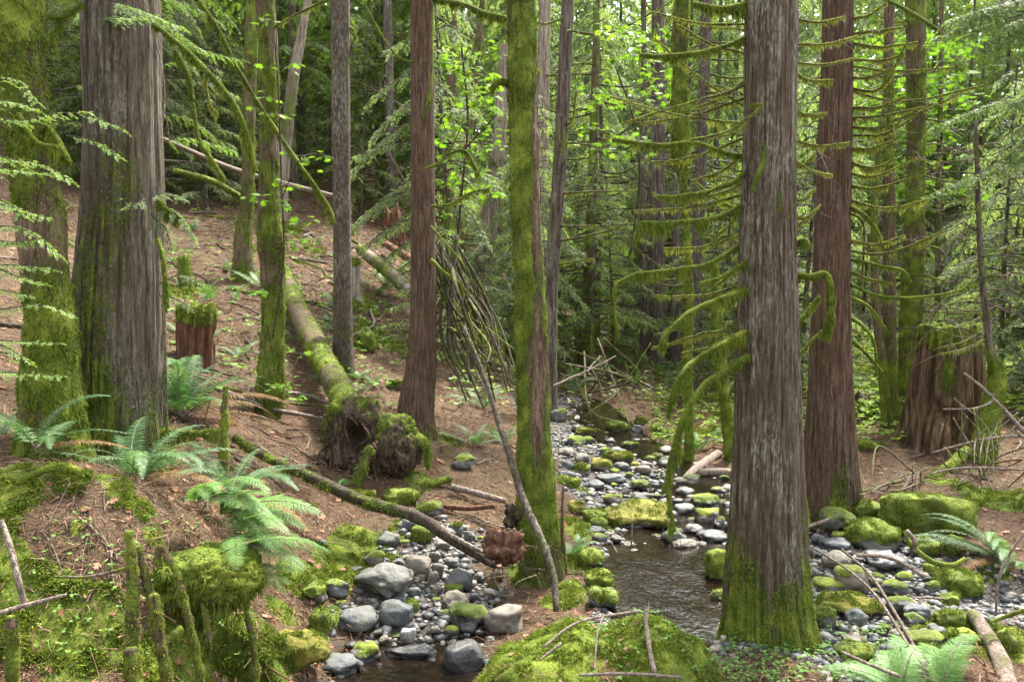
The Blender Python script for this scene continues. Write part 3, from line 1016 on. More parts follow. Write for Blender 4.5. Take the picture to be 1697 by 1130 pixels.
trunk('T9', 'fluted_cedar', 'dark red-brown cedar with fluted mossy roots behind the lichen-flecked one', [(-60, 1390, 45), (0, 1389, 46), (200, 1385, 50), (400, 1379, 55), (550, 1377, 62), (650, 1376, 70), (750, 1375, 82), (820, 1374, 96), (868, 1372, 118)], 8.9,
      M['cedar_red'], ridge=.09, rf=22, lump=.04, butt=.22, bl=10, bh=.6, sides=130, mossf=lambda V, h: .10 + .4 * nse(V, [4, 4, 1], 13) + .6 * sst(1.1, .0, h + .5 * nse(V, [6, 6, 1], 24)) + .25 * nse(V, [9, 9, 3], 30), fuzz=16000, flen=(.008, .02), seed=19)
trunk('T10', 'hanging_moss_maple', 'crooked stem padded with shaggy moss near its top beside the lichen-flecked cedar', [(-60, 1129, 18), (0, 1129, 19), (60, 1128, 24), (130, 1126, 20), (200, 1128, 26), (255, 1129, 27), (285, 1131, 15), (330, 1134, 9), (400, 1139, 9), (480, 1142, 10), (600, 1140, 11), (700, 1142, 13)], 11.5,
      M['mossbark'], mosslump=0.25, ridge=.08, rf=8, lump=.25, mossf=lambda V, h: .8 + .6 * nse(V, 2.5, 14), fuzz=14000, flen=(.02, .06), seed=21, sides=32, droop=1.2)
trunk('T11', 'bent_sapling', 'thin mossy bent sapling standing behind the creek logs', [(430, 1184, 9), (480, 1187, 14), (560, 1190, 16), (640, 1198, 18), (700, 1206, 20), (745, 1212, 24), (775, 1216, 32)], 11.6,
      M['mossbark'], mosslump=0.15, ridge=.05, rf=8, lump=.15, mossf=lambda V, h: .8 + .5 * nse(V, 2.5, 15), fuzz=9000, flen=(.012, .03), seed=22, sides=28, cut=True)
trunk('T12', 'slim_mossy_alder', 'slim dark alder with thin moss, closest to the fluted cedar', [(-60, 1474, 16), (0, 1474, 16), (200, 1472, 16), (400, 1474, 18), (560, 1474, 20), (660, 1477, 22), (700, 1484, 30), (722, 1487, 40)], 13.6,
      M['mossbark'], mosslump=0.12, ridge=.05, rf=8, lump=.12, mossf=lambda V, h: .55 + .6 * nse(V, 2.5, 25), fuzz=8000, flen=(.012, .035), seed=23, sides=32)
trunk('T12b', 'curved_alder', 'curving thin alder stem crossing in front of the slim alder', [(180, 1466, 8), (260, 1456, 10), (330, 1450, 11), (420, 1449, 12), (520, 1453, 13), (600, 1461, 15), (680, 1469, 18), (720, 1472, 26)], 13.2,
      M['mossbark'], ridge=.05, rf=8, lump=.12, mossf=lambda V, h: .6 + .6 * nse(V, 2.5, 26), fuzz=5000, flen=(.012, .035), seed=24, sides=24, cut=True)
trunk('T13', 'mossy_fir', 'thicker dark mossy fir standing just behind the tall cut stump', [(-60, 1517, 29), (0, 1517, 29), (150, 1518, 28), (300, 1517, 28), (420, 1514, 32), (520, 1510, 34), (620, 1508, 36), (690, 1508, 42)], 14.5,
      M['mossbark'], mosslump=0.1, ridge=.06, rf=12, lump=.08, mossf=lambda V, h: .6 + .6 * nse(V, 2, 27), fuzz=9000, flen=(.012, .035), seed=25, sides=40)
trunk('T14', 'bent_young_hemlock', 'thin young hemlock with a mossy swollen elbow beside the tall cut stump', [(200, 1617, 5), (300, 1620, 7), (420, 1625, 9), (520, 1634, 11), (580, 1641, 13), (615, 1652, 26), (650, 1650, 30), (700, 1640, 34), (745, 1630, 40)], 11.2,
      M['far_bark'], ridge=.05, rf=8, lump=.14, mossf=lambda V, h: .3 + .5 * nse(V, 2.5, 28) + .75 * sst(1.75, 1.2, h), fuzz=6000, flen=(.012, .04), seed=26, sides=24, cut=True)
# farther trunks
trunk('B1', 'weathered_snag', 'pale weathered snag full of holes between the red cedar and the mossy trunk', [(75, 838, 19), (160, 833, 22), (260, 824, 25), (360, 812, 30), (440, 800, 36), (500, 790, 46)], 18, M['snag'], ridge=.06, rf=14, lump=.08, seed=31, sides=48, cut=True, mossf=lambda V, h: .15 + .5 * nse(V, 1.5, 33))
trunk('B2', 'dark_hemlock', 'dark straight hemlock seen through the branches above the stream', [(-60, 1091, 21), (0, 1091, 21), (200, 1090, 23), (400, 1089, 25), (560, 1087, 28), (610, 1086, 34)], 21, M['far_bark'], ridge=.05, rf=14, seed=32, sides=32)
trunk('B3', 'grey_hemlock', 'lichen-grey hemlock bristling with dead branches behind the lichen-flecked cedar', [(-60, 1172, 16), (0, 1171, 17), (200, 1165, 18), (400, 1156, 19), (560, 1148, 21), (640, 1144, 26)], 17, M['hemlock'], ridge=.05, rf=12, seed=33, sides=32)
trunk('B4', 'mossy_hemlock', 'mossy hemlock with tiers of dead branches behind the leaning one', [(60, 988, 11), (200, 985, 14), (350, 981, 17), (450, 977, 20), (530, 974, 24), (560, 973, 30)], 19, M['mossbark'], ridge=.06, rf=10, seed=34, sides=32, mossf=lambda V, h: .5 + .6 * nse(V, 1.5, 35))
trunk('B5', 'dark_maple', 'dark crooked maple stem nearest behind the red cedar', [(-60, 762, 11), (0, 757, 12), (100, 750, 14), (200, 744, 15), (320, 738, 16), (400, 733, 17), (455, 730, 20)], 19, M['mossbark'], ridge=.06, rf=8, lump=.15, seed=35, sides=24, mossf=lambda V, h: .45 + .6 * nse(V, 1.5, 36))
trunk('B6', 'dark_maple', 'dark leaning maple stem between the red cedar and the pale snag', [(0, 800, 9), (60, 794, 11), (140, 787, 13), (220, 777, 13), (330, 768, 14), (420, 760, 16), (480, 756, 20)], 21, M['mossbark'], ridge=.06, rf=8, lump=.15, seed=36, sides=24, mossf=lambda V, h: .35 + .6 * nse(V, 1.5, 37))
trunk('B7', 'grey_hemlock', 'pale grey hemlock just behind the top of the mossy trunk', [(-60, 904, 19), (0, 903, 19), (150, 900, 20), (300, 897, 22), (450, 893, 24), (540, 890, 28)], 20, M['snag'], ridge=.05, rf=12, seed=37, sides=32)
trunk('B8', 'grey_hemlock', 'faint grey hemlock between the grey fir and the red cedar', [(-60, 640, 13), (50, 643, 14), (200, 646, 16), (300, 648, 17), (355, 650, 22)], 24, M['hemlock'], ridge=.05, rf=12, seed=38, sides=24)
trunk('B9', 'leaning_snag', 'grey leaning dead tree between the slender mossy maple and the grey fir', [(-60, 520, 10), (30, 505, 13), (120, 488, 17), (200, 477, 19), (280, 470, 20), (350, 466, 22)], 21, M['snag'], ridge=.06, rf=10, lump=.08, seed=39, sides=24, mossf=lambda V, h: .3 + .5 * nse(V, 1.5, 38))
trunk('B10', 'slim_hemlock', 'slim hemlock pole just beside the dark straight hemlock', [(-60, 1066, 8), (100, 1067, 9), (300, 1067, 10), (500, 1067, 11), (600, 1066, 14)], 22, M['far_bark'], seed=40, sides=20)
trunk('B11', 'slim_hemlock', 'dark young hemlock low behind the creek branches near the lichen-flecked cedar', [(180, 1122, 9), (300, 1121, 11), (450, 1119, 14), (600, 1118, 16)], 20, M['far_bark'], seed=41, sides=20)
trunk('B12', 'slim_alder', 'slim alder pole behind the tall cut stump, bright leaves around it', [(-60, 1562, 7), (200, 1558, 8), (400, 1555, 9), (560, 1553, 11)], 22, M['mossbark'], seed=42, sides=16, mossf=lambda V, h: .5 + .5 * nse(V, 1.5, 39))

# ------------------------------------------------------------------ branches of the near trees
def hang_moss(mb, path, rad, n, hmax, rng=R, dens=None):
    """Shaggy moss along a branch: short all round, long strands below."""
    m = len(path)
    s = rng.random(n) * (m - 1)
    i = s.astype(int).clip(0, m - 2)
    f = (s - i)[:, None]
    P = path[i] * (1 - f) + path[i + 1] * f
    T = nrm(path[i + 1] - path[i])
    r = np.interp(s, np.arange(m), rad)
    side = nrm(np.cross(T, UP) + 1e-6)
    up2 = np.cross(side, T)
    a = rng.uniform(0, 2 * np.pi, n)
    Dn = side * np.cos(a)[:, None] + up2 * np.sin(a)[:, None]
    cl = np.clip(.5 + 1.5 * fbm(P * 9, 3, 44), 0.06, 1.6)
    low = np.clip(-np.sin(a), 0, 1) ** .7
    L = (.012 + 1.35 * hmax * low * cl * rng.uniform(.15, 1, n) ** 1.3)
    D = nrm(Dn * .8 - UP * (.25 + 1.6 * low)[:, None] + rng.normal(size=P.shape) * .25)
    blades(mb, P + Dn * r[:, None] * .85, D, L, np.clip(L * .13, .0035, .008), bend=1.4, rng=rng)


def px_path(pts, Y, n=24):
    p = np.array([(a[0], a[1], Y + (a[2] if len(a) > 2 else 0)) for a in pts], float)
    return spline(at(p[:, 0], p[:, 1], p[:, 2]), n)


def branch(key, pts, w0, w1, hang=0.0, n=0, mat='darkstick', twigs=0, name='branch', label=None, pad=0.0, rng=R):
    """A branch of tree KEY along picture points (px, py, depth offset); w0, w1: widths in px at start and end; pad: thickness of the moss sleeve."""
    T = TR[key]
    Y = T['Y']
    p = px_path(pts, Y)
    p = p + .008 * fbm(p * 9, 2, 61)[:, None] * np.array([0, 1, 1])
    m = len(p)
    r = np.linspace(w0, w1, m) * Y / FPX / 2 * (.74 if pad else .9)
    mb = MB()
    sleeve = 1 if pad else 0

    def rad_(th, V, i):
        return 1 + .5 * fbm(V * 14, 3, 62)
    add_tube(mb, p, r, 10, rad_, 0, (lambda V: np.full(len(V), .95 if pad else (.45 if hang else .12)) + .5 * fbm(V * 12, 2, 63)))
    if twigs:
        k = rng.integers(3, m - 1, twigs)
        tl = rng.uniform(.08, .4, twigs) * (Y / 8) ** .5
        D = nrm(rng.normal(size=(twigs, 3)) + (p[k] - p[k - 2]) * 12 - UP * .3)
        s = np.linspace(0, 1, 5)
        tp = p[k][:, None] + D[:, None] * (tl[:, None] * s)[..., None] - UP * (tl[:, None] * s ** 2 * .35)[..., None] + rng.normal(size=(twigs, 5, 3)) * .008 * s[None, :, None]
        tubes(mb, tp, np.full((twigs, 1), .0035) * (1 - .6 * s)[None] * (Y / 7), 3)
    o = mb.build(name, M[mat], T['root'], origin=T['base'])
    if label:
        o['label'] = label
    if hang and n:
        mb = MB()
        hang_moss(mb, p, r, int(n * 1.5), hang, rng)
        o2 = mb.build('moss', M['hang'] if not pad else M['moss'], o, origin=T['base'])
        o2.parent = o
    return o


B = branch
# lichen cedar: drooping mossy arms towards the stream
B('T8', [(1240, 590, -.2), (1205, 612, -.35), (1165, 640, -.5), (1135, 685, -.6), (1116, 745, -.65), (1106, 800, -.65), (1117, 880, -.65)], 14, 6, .08, 7500, pad=1, twigs=7, label='thick moss-padded arm arching down to the stream')
B('T8', [(1238, 548, -.1), (1190, 575, -.2), (1145, 602, -.3), (1118, 640, -.4), (1107, 690, -.45)], 12, 7, .08, 5500, pad=1)
B('T8', [(1238, 478, -.15), (1190, 495, -.3), (1140, 520, -.45), (1102, 556, -.6), (1097, 580, -.6)], 9, 8, .07, 4200, pad=1)
B('T8', [(1240, 432, -.1), (1215, 446, -.2), (1190, 460, -.3), (1160, 470, -.4)], 7, 4, .05, 1300, pad=1)
B('T8', [(1236, 335, 0), (1195, 357, -.15), (1150, 366, -.3), (1100, 370, -.45), (1060, 371, -.5), (1058, 395, -.5)], 8, 8, .09, 4500, pad=1)
B('T8', [(1240, 398, .1), (1205, 420, 0), (1170, 437, -.1), (1110, 447, -.25), (1050, 455, -.4), (1022, 472, -.45), (1018, 510, -.45), (1024, 560, -.45)], 8, 4, .085, 5200, pad=1)
B('T8', [(1240, 285, 0), (1200, 308, -.2), (1150, 322, -.3), (1090, 326, -.4)], 7, 5, .055, 2600, pad=1)
B('T8', [(1242, 175, -.2), (1262, 175, -.3), (1240, 195, -.35), (1205, 218, -.4), (1145, 233, -.4)], 5, 4, .035, 900)
B('T8', [(1242, 260, .1), (1200, 252, 0), (1150, 236, -.1), (1090, 240, -.2), (1015, 230, -.2)], 6, 6, .06, 2800, pad=1)
B('T8', [(1240, 60, 0), (1205, 75, -.1), (1150, 88, -.2), (1100, 92, -.3), (1060, 92, -.3)], 7, 6, .06, 3000, pad=1)
B('T8', [(1240, 5, 0), (1195, 14, -.1), (1150, 6, -.2)], 9, 8, .08, 2000, pad=1)
B('T8', [(1238, 140, 0), (1200, 155, 0), (1150, 168, -.1), (1030, 205, -.2)], 5, 2, .03, 700, twigs=5)
B('T8', [(1262, 235, -.33), (1266, 262, -.36), (1258, 285, -.38), (1245, 318, -.36)], 5, 8, .03, 700, pad=1, label='mossy broken stub against the trunk')
B('T8', [(1290, 322, -.3), (1290, 350, -.36)], 6, 6, .02, 300, pad=1)
B('T8', [(1238, 520, 0), (1200, 545, 0), (1165, 553, 0), (1080, 577, .2)], 4, 2, .05, 1200, twigs=3)
B('T8', [(1236, 610, .1), (1215, 640, .05), (1205, 665, 0)], 5, 3, .05, 500, pad=1)
# other side: thick elbow that drops
B('T8', [(1312, 452, 0), (1340, 458, -.1), (1366, 453, -.1), (1376, 475, -.1), (1374, 520, -.1), (1366, 562, -.1)], 12, 14, .04, 5500, pad=1, label='thick moss-padded elbow hanging down')
B('T8', [(1315, 405, 0), (1335, 398, -.1), (1340, 410, -.1)], 8, 9, .04, 700, pad=1)
B('T8', [(1312, 540, 0), (1335, 520, 0), (1358, 490, 0)], 7, 7, .03, 900, pad=1)
B('T8', [(1312, 600, .1), (1340, 570, .1), (1366, 545, .1)], 6, 4, .03, 600, pad=1)
for y0, y1, x1 in ((72, 60, 1420), (30, 28, 1400), (103, 96, 1420), (180, 187, 1370), (120, 132, 1380), (232, 236, 1408), (275, 256, 1350), (262, 290, 1380), (330, 312, 1352), (375, 340, 1360), (358, 345, 1355)):
    B('T8', [(1312, y0, .1), ((1312 + x1) / 2, (y0 + y1) / 2 + 8, .2), (x1, y1, .3)], 4.5, 2, .045, 700, twigs=5)
for y0, y1, x1 in ((130, 178, 1150), (205, 160, 1010), (180, 60, 1080), (300, 330, 1120), (350, 300, 1150), (410, 470, 1190), (250, 300, 1145), (90, 40, 1120), (330, 395, 1180), (455, 500, 1200), (40, 20, 1080), (160, 205, 1060), (225, 270, 1085), (320, 350, 1050), (385, 412, 1100), (470, 490, 1090), (540, 585, 1130)):
    B('T8', [(1240, y0, .15), ((1240 + x1) / 2, (y0 + y1) / 2 + 9, .25), (x1, y1, .3)], 4, 1.8, .045, 800, twigs=7)
# fluted cedar: tiers of arcing dead branches
for x0, y0, xm, ym, x1, y1, w, h in ((1412, 32, 1440, 25, 1470, 5, 4, .03), (1412, 56, 1450, 52, 1495, 46, 4, .04), (1412, 98, 1460, 100, 1500, 90, 4, .05), (1412, 148, 1460, 145, 1502, 72, 4, .04),
                                 (1412, 178, 1455, 178, 1500, 160, 4, .04), (1410, 195, 1460, 192, 1530, 178, 4, .05), (1410, 224, 1470, 220, 1545, 172, 4, .06), (1408, 246, 1440, 246, 1485, 232, 4, .06),
                                 (1408, 266, 1445, 278, 1485, 262, 5, .08), (1408, 306, 1450, 312, 1510, 294, 4, .05), (1408, 108, 1480, 118, 1580, 112, 3, .03), (1408, 150, 1500, 168, 1630, 142, 3, .03), (1408, 285, 1450, 292, 1520, 262, 4, .05), (1408, 330, 1470, 345, 1540, 330, 4, .06), (1408, 395, 1450, 405, 1500, 390, 4, .06), (1408, 415, 1470, 420, 1560, 385, 4, .05), (1408, 448, 1440, 462, 1480, 470, 4, .05), (1408, 210, 1450, 212, 1490, 205, 4, .05), (1408, 70, 1460, 78, 1520, 70, 4, .05), (1408, 128, 1440, 128, 1480, 112, 4, .05)):
    B('T9', [(x0 - 5, y0, 0), (xm, ym, -.3), (x1, y1, -.5)], w * 1.15, 1.8, h, 1500, twigs=6)
B('T9', [(1400, 338, 0), (1425, 350, -.2), (1450, 375, -.3), (1466, 412, -.35)], 8, 5, .05, 1400, pad=1)
B('T9', [(1402, 350, 0), (1428, 365, -.1), (1432, 400, -.1), (1428, 470, -.1)], 5, 3, .03, 700)
B('T9', [(1404, 428, 0), (1450, 438, -.3), (1495, 448, -.4), (1510, 468, -.4)], 6, 4, .05, 1400, pad=1)
B('T9', [(1404, 466, 0), (1440, 485, -.4), (1490, 493, -.6), (1560, 488, -.8), (1600, 478, -.9)], 7, 3, .05, 2400, pad=1)
B('T9', [(1404, 524, 0), (1435, 545, -.1), (1450, 575, -.1), (1452, 625, -.1)], 7, 4, .03, 1200, pad=1)
B('T9', [(1406, 560, 0), (1430, 580, 0), (1462, 615, .1)], 8, 4, .04, 1300, pad=1)
B('T9', [(1404, 490, 0), (1440, 508, .1), (1468, 545, .2)], 6, 3, .04, 900, pad=1)
B('T9', [(1356, 250, -.1), (1375, 262, -.35), (1385, 235, -.45)], 3, 1.5, mat='stick', twigs=3)
B('T9', [(1350, 238, -.3), (1362, 262, -.45), (1378, 300, -.5)], 2.5, 2, mat='stick', twigs=2)
# red cedar
B('T5', [(705, 280, -.25), (725, 272, -.35), (742, 255, -.4), (766, 208, -.4)], 6, 2, .02, 500, pad=1)
B('T5', [(742, 256, -.4), (770, 250, -.4), (795, 290, -.4)], 6, 3, .12, 1100, pad=1)
B('T5', [(715, 342, -.2), (745, 338, -.3), (785, 318, -.4), (812, 313, -.4)], 5, 3, .06, 900, pad=1)
B('T5', [(716, 5, -.1), (716, 100, -.2), (712, 170, -.25), (700, 195, -.25)], 4, 4, .02, 900, pad=1)
B('T5', [(712, 155, -.25), (704, 190, -.3)], 7, 6, .02, 300, pad=1)
B('T5', [(714, 430, -.2), (740, 455, -.3), (762, 470, -.3), (768, 492, -.3)], 8, 5, .05, 1500, pad=1)
B('T5', [(714, 376, -.2), (740, 405, -.3), (770, 440, -.3)], 5, 3, .04, 700, pad=1)
B('T5', [(682, 195, 0), (650, 165, .1), (580, 130, .2)], 2.5, 1.2, twigs=2)
B('T5', [(682, 320, 0), (665, 290, -.1), (640, 245, -.2)], 2.5, 1.2, mat='stick')
B('T5', [(690, 105, -.1), (655, 90, -.2), (610, 20, -.3), (605, 0, -.3)], 4, 4, .04, 700, pad=1)
B('T5', [(718, 0, 0), (760, 5, -.4), (800, 20, -.7), (838, 30, -1)], 9, 8, .10, 3000, pad=1, label='mossy limb crossing to the tall mossy trunk')
# tall mossy trunk
B('T6', [(848, 140, 0), (828, 135, -.1), (812, 150, -.1)], 14, 10, .05, 1700, pad=1, label='short mossy stub')
B('T6', [(892, 205, 0), (912, 195, .1), (930, 190, .2)], 3, 1)
B('T6', [(916, 640, 0), (970, 615, .3), (1020, 590, .6)], 4, 2, mat='stick', twigs=3)
# leaning hemlock, its bare limbs
for x0, y0, xm, ym, x1, y1 in ((932, 236, 1000, 235, 1122, 165), (930, 320, 980, 318, 1060, 316), (925, 375, 960, 375, 1055, 372), (922, 400, 1000, 385, 1060, 360), (918, 440, 970, 430, 985, 428), (935, 50, 1010, 55, 1110, 5), (938, 30, 900, 40, 880, 30), (938, 208, 950, 195, 955, 150)):
    B('T7', [(x0, y0, 0), (xm, ym, -.4), (x1, y1, -.7)], 4, 2, .05, 900, twigs=4)
# mossy maple by the cedar
B('T2', [(255, 40, -.3), (300, 75, -.5), (350, 125, -.6), (390, 175, -.6), (412, 230, -.6), (424, 285, -.6)], 9, 7, .06, 5000, pad=1, label='long mossy bough arching across the slope')
B('T2', [(290, 85, -.5), (312, 125, -.5), (318, 165, -.5)], 6, 10, .06, 1500, pad=1)
B('T2', [(340, 125, -.6), (345, 165, -.6), (360, 190, -.6)], 3, 2, .05, 800)
B('T2', [(320, 170, -.5), (330, 230, -.5), (350, 262, -.5), (372, 300, -.5)], 4, 7, .04, 1500, pad=1)
B('T2', [(255, 55, -.35), (268, 110, -.4), (273, 160, -.4), (270, 210, -.4)], 3, 2, mat='stick', twigs=3)
B('T2', [(262, 330, -.3), (280, 350, -.5), (300, 362, -.5)], 7, 4, .10, 1800, pad=1)
B('T2', [(262, 396, -.2), (272, 430, -.35), (278, 510, -.35)], 6, 6, .05, 1800, pad=1)
B('T1', [(70, 190, 0), (100, 240, -.2), (115, 270, -.25)], 14, 10, .16, 2600, pad=1)
B('T1', [(30, 190, -.3), (60, 235, -.4), (95, 245, -.4)], 10, 8, .16, 2400, pad=1)
B('T1', [(60, 20, 0), (100, 30, .3), (140, 5, .4)], 8, 6, .08, 1200, pad=1)
B('T1', [(75, 75, .1), (110, 20, .4)], 7, 5, .07, 900, pad=1)
B('T3', [(330, 0, -1), (365, 55, -.9), (400, 125, -.7), (440, 190, -.5), (480, 250, -.5), (520, 305, -.5), (548, 350, -.5), (552, 372, -.5)], 6, 9, .09, 6500, pad=1, label='long mossy limb slanting across the trunks')
B('T3', [(545, 0, -.3), (500, 20, -.2), (455, 45, 0)], 4, 4, .05, 900)
B('T3', [(430, 290, 0), (438, 330, -.1), (435, 380, -.1)], 2.5, 1.5)
B('T4', [(577, 100, 0), (590, 60, 0), (630, 20, 0)], 3, 1.5, twigs=3)
B('T4', [(577, 45, 0), (585, 50, 0), (590, 65, 0)], 6, 5, .03, 200, pad=1)
# upper mossy limb near the alder
B('T12', [(1470, 0, -.5), (1500, 15, -.8), (1540, 40, -1), (1560, 56, -1)], 6, 6, .12, 2500, pad=1, label='limb draped with pale moss')
for x0, y0, xm, ym, x1, y1 in ((1470, 345, 1500, 340, 1560, 350), (1478, 300, 1540, 280, 1560, 260), (1478, 200, 1540, 180, 1620, 140)):
    B('T12', [(x0, y0, 0), (xm, ym, -.3), (x1, y1, -.5)], 4, 2, .05, 700, twigs=3)
for x0, y0, x1, y1 in ((1622, 310, 1500, 300), (1622, 350, 1530, 400), (1625, 400, 1697, 370), (1625, 430, 1540, 440), (1628, 480, 1697, 470), (1630, 520, 1580, 540), (1632, 545, 1565, 575), (1636, 560, 1560, 585), (1630, 470, 1560, 455), (1620, 260, 1680, 240), (1625, 380, 1560, 350), (1632, 500, 1697, 520)):
    B('T14', [(x0, y0, 0), ((x0 + x1) / 2, (y0 + y1) / 2 + 5, -.2), (x1, y1, -.4)], 2.5, 1, .05 if x1 < 1600 and y0 > 500 else .0, 350, twigs=6, mat='stick' if y0 > 500 else 'darkstick')
for k in range(34):
    key = 'T14' if k % 3 else 'T12'
    y0 = R.uniform(240, 560) if key == 'T14' else R.uniform(120, 560)
    i = np.argmin(np.abs(project(TR[key]['path'])[1] - y0))
    x0 = project(TR[key]['path'][i])[0]
    sg = R.choice([-1, 1])
    ln = R.uniform(40, 120)
    B(key, [(x0, y0, 0), (x0 + sg * ln * .5, y0 + R.uniform(-12, 8), R.uniform(-.4, .4)), (x0 + sg * ln, y0 + R.uniform(-28, 20), R.uniform(-.7, .7))], 2.6, 1, .03 if k % 2 else 0, 250, twigs=8, mat='stick' if k % 2 else 'darkstick')
# tiers of dead limbs on farther trunks
for key, xa, ya, yb, k, ln in (('B4', 982, 90, 500, 30, 95), ('B3', 1160, 40, 560, 34, 95), ('B2', 1090, 30, 420, 12, 60), ('B7', 897, 120, 420, 8, 60), ('B8', 646, 40, 300, 8, 60), ('T13', 1516, 30, 520, 12, 90), ('B5', 745, 60, 400, 8, 60)):
    for q in range(k):
        T = TR[key]
        y = ya + (yb - ya) * (q + R.random()) / k
        i = np.argmin(np.abs(project(T['path'])[1] - y))
        x = project(T['path'][i])[0]
        s = 1 if R.random() < .5 else -1
        l = ln * R.uniform(.5, 1.1)
        B(key, [(x, y, 0), (x + s * l * .5, y + R.uniform(-2, 14), R.uniform(-.8, .3)), (x + s * l, y + R.uniform(-18, 16), R.uniform(-1.6, .6))], 4, 1.8, .07, 420, twigs=5)

# ------------------------------------------------------------------ stumps, logs, poles
def lay(key, name, label, pts, mat, cat, mossf=None, fmat=None, fuzz=0, flen=(.01, .028), sides=20, rough=.12, n=60, group=None, part='wood', ridge=0, seed=50):
    """A log, pole or stick along (px, py, depth, width px)."""
    p = np.array(pts, float)
    w = at(p[:, 0], p[:, 1], p[:, 2])
    A = spline(np.column_stack([w, p[:, 3] * p[:, 2] / FPX / 2]), n)
    path, rd = A[:, :3], np.maximum(A[:, 3], .002)

    def radial(th, V, i):
        out = 1 + rough * fbm(V * (1.2 / max(rd.mean(), .02)) * .5, 3, seed)
        if ridge:
            out = out + ridge * vn(np.stack([np.cos(th) * 3 + 0 * V[..., 0], np.sin(th) * 3 + 0 * V[..., 0], i * .02 + 0 * V[..., 0]], -1), seed)
        return out
    base = path[np.argmin(path[:, 2])].copy()
    mb = MB()
    V, Q, C = tube(path, rd, sides, radial)
    a = np.zeros(len(V)) if mossf is None else np.clip(mossf(V), 0, 1)
    mb.add(V, Q, 0, a)
    mb.f.append(C)
    mb.m.append(np.zeros(len(C), np.int32))
    if fuzz:
        root = empty(name, base, label, cat, group)
        mb.build(part, M[mat], root, origin=base)
        moss_fuzz(root, V, Q, sst(.35, .6, a + .3 * fbm(V * 12, 2, 3)), fuzz, *flen, mat=fmat)
    else:
        root = mb.build(name, M[mat], None, origin=base)
        tag(root, label, cat, group)
    TR[key] = dict(root=root, path=path, rad=rd, Y=p[:, 2].mean(), base=base)
    return root


def stump(key, name, label, pts, Y, mat, seed, top='flat', ridge=.12, butt=.3, mossf=None, fuzz=0, bark_top=None, jag=.0):
    """pts: (py, px centre, px width) top to base; hollowed rough top."""
    pts = np.array(pts, float)
    Cn = at(pts[:, 1], pts[:, 0], Y)
    rad = pts[:, 2] * Y / FPX / 2
    Cn = np.vstack([Cn, Cn[-1] - [0, 0, .3 + max(0.0, Cn[-1, 2] - float(height(Cn[-1:, 0], Cn[-1:, 1])[0]))]])
    rad = np.append(rad, rad[-1] * 1.1)
    A = spline(np.column_stack([Cn, rad]), 90)[::-1]
    path, rd = A[:, :3], A[:, 3]
    base = path[0] + [0, 0, .3]
    H = path[-1, 2] - base[2]

    def radial(th, V, i):
        h = V[..., 2] - base[2]
        q = np.stack([np.cos(th) * 2.2 + 0 * h, np.sin(th) * 2.2 + 0 * h, h * .3], -1)
        return .97 + ridge * (np.minimum(1, np.abs(vn(q * 2.2, seed)) * 3.5) - .7) + ridge * .6 * vn(q * np.array([6, 6, .8]), seed + 2) + butt * np.exp(-np.clip(h, -.3, 9) / (.25 * H)) * fbm(q * .9, 2, seed + 4) * 1.4
    V, Q, _ = tube(path, rd, 96, radial, cap=False)
    ns = 96
    rim = V[-ns:].copy()
    th = np.linspace(0, 2 * np.pi, ns, endpoint=False)
    jg = jag * H * (fbm(np.stack([np.cos(th) * 3, np.sin(th) * 3, th * 0], -1), 3, seed + 9) + .25 * fbm(np.stack([np.cos(th) * 11, np.sin(th) * 11, th * 0], -1), 2, seed + 8))
    V = V.reshape(-1, ns, 3)
    fade = np.clip((np.arange(len(V)) - len(V) * .6) / (len(V) * .4), 0, 1)
    V[..., 2] += fade[:, None] * jg[None]
    V = V.reshape(-1, 3)
    rings = [V[-ns:]]
    c = rings[0].mean(0)
    for f_, dz in ((.86, .0), (.7, -.04), (.45, -.06), (.18, -.05)):
        q = c + (rings[0] - c) * f_
        q[:, 2] = c[2] + (rings[0][:, 2] - c[2]) * f_ + dz * H + .03 * H * fbm(q * 9, 3, seed + 6)
        rings.append(q)
    VV = np.vstack([V] + rings[1:])
    n0 = len(V) - ns
    extra = []
    for k in range(4):
        j = np.arange(ns)
        extra.append(np.stack([n0 + k * ns + j, n0 + k * ns + (j + 1) % ns, n0 + (k + 1) * ns + (j + 1) % ns, n0 + (k + 1) * ns + j], -1))
    QQ = np.vstack([Q] + extra)
    a = np.clip(mossf(VV, VV[:, 2] - base[2], H), 0, 1) if mossf else np.zeros(len(VV))
    mb = MB()
    mb.add(VV, QQ, 0, a)
    root = empty(name, base, label, 'stump')
    mb.build('wood', M[mat], root, origin=base)
    if fuzz:
        moss_fuzz(root, VV, QQ, sst(.4, .65, a + .3 * fbm(VV * 9, 2, 3)), fuzz, .012, .035, droop=.6)
    TR[key] = dict(root=root, path=path, rad=rd, Y=Y, base=base)
    return root


def topmoss(th=.82):
    return lambda V, h, H: 1.1 * sst(th - .12, th, h / H + .10 * fbm(V * 7, 2, 71)) + .3 + .4 * fbm(V * 3, 3, 72) - .2


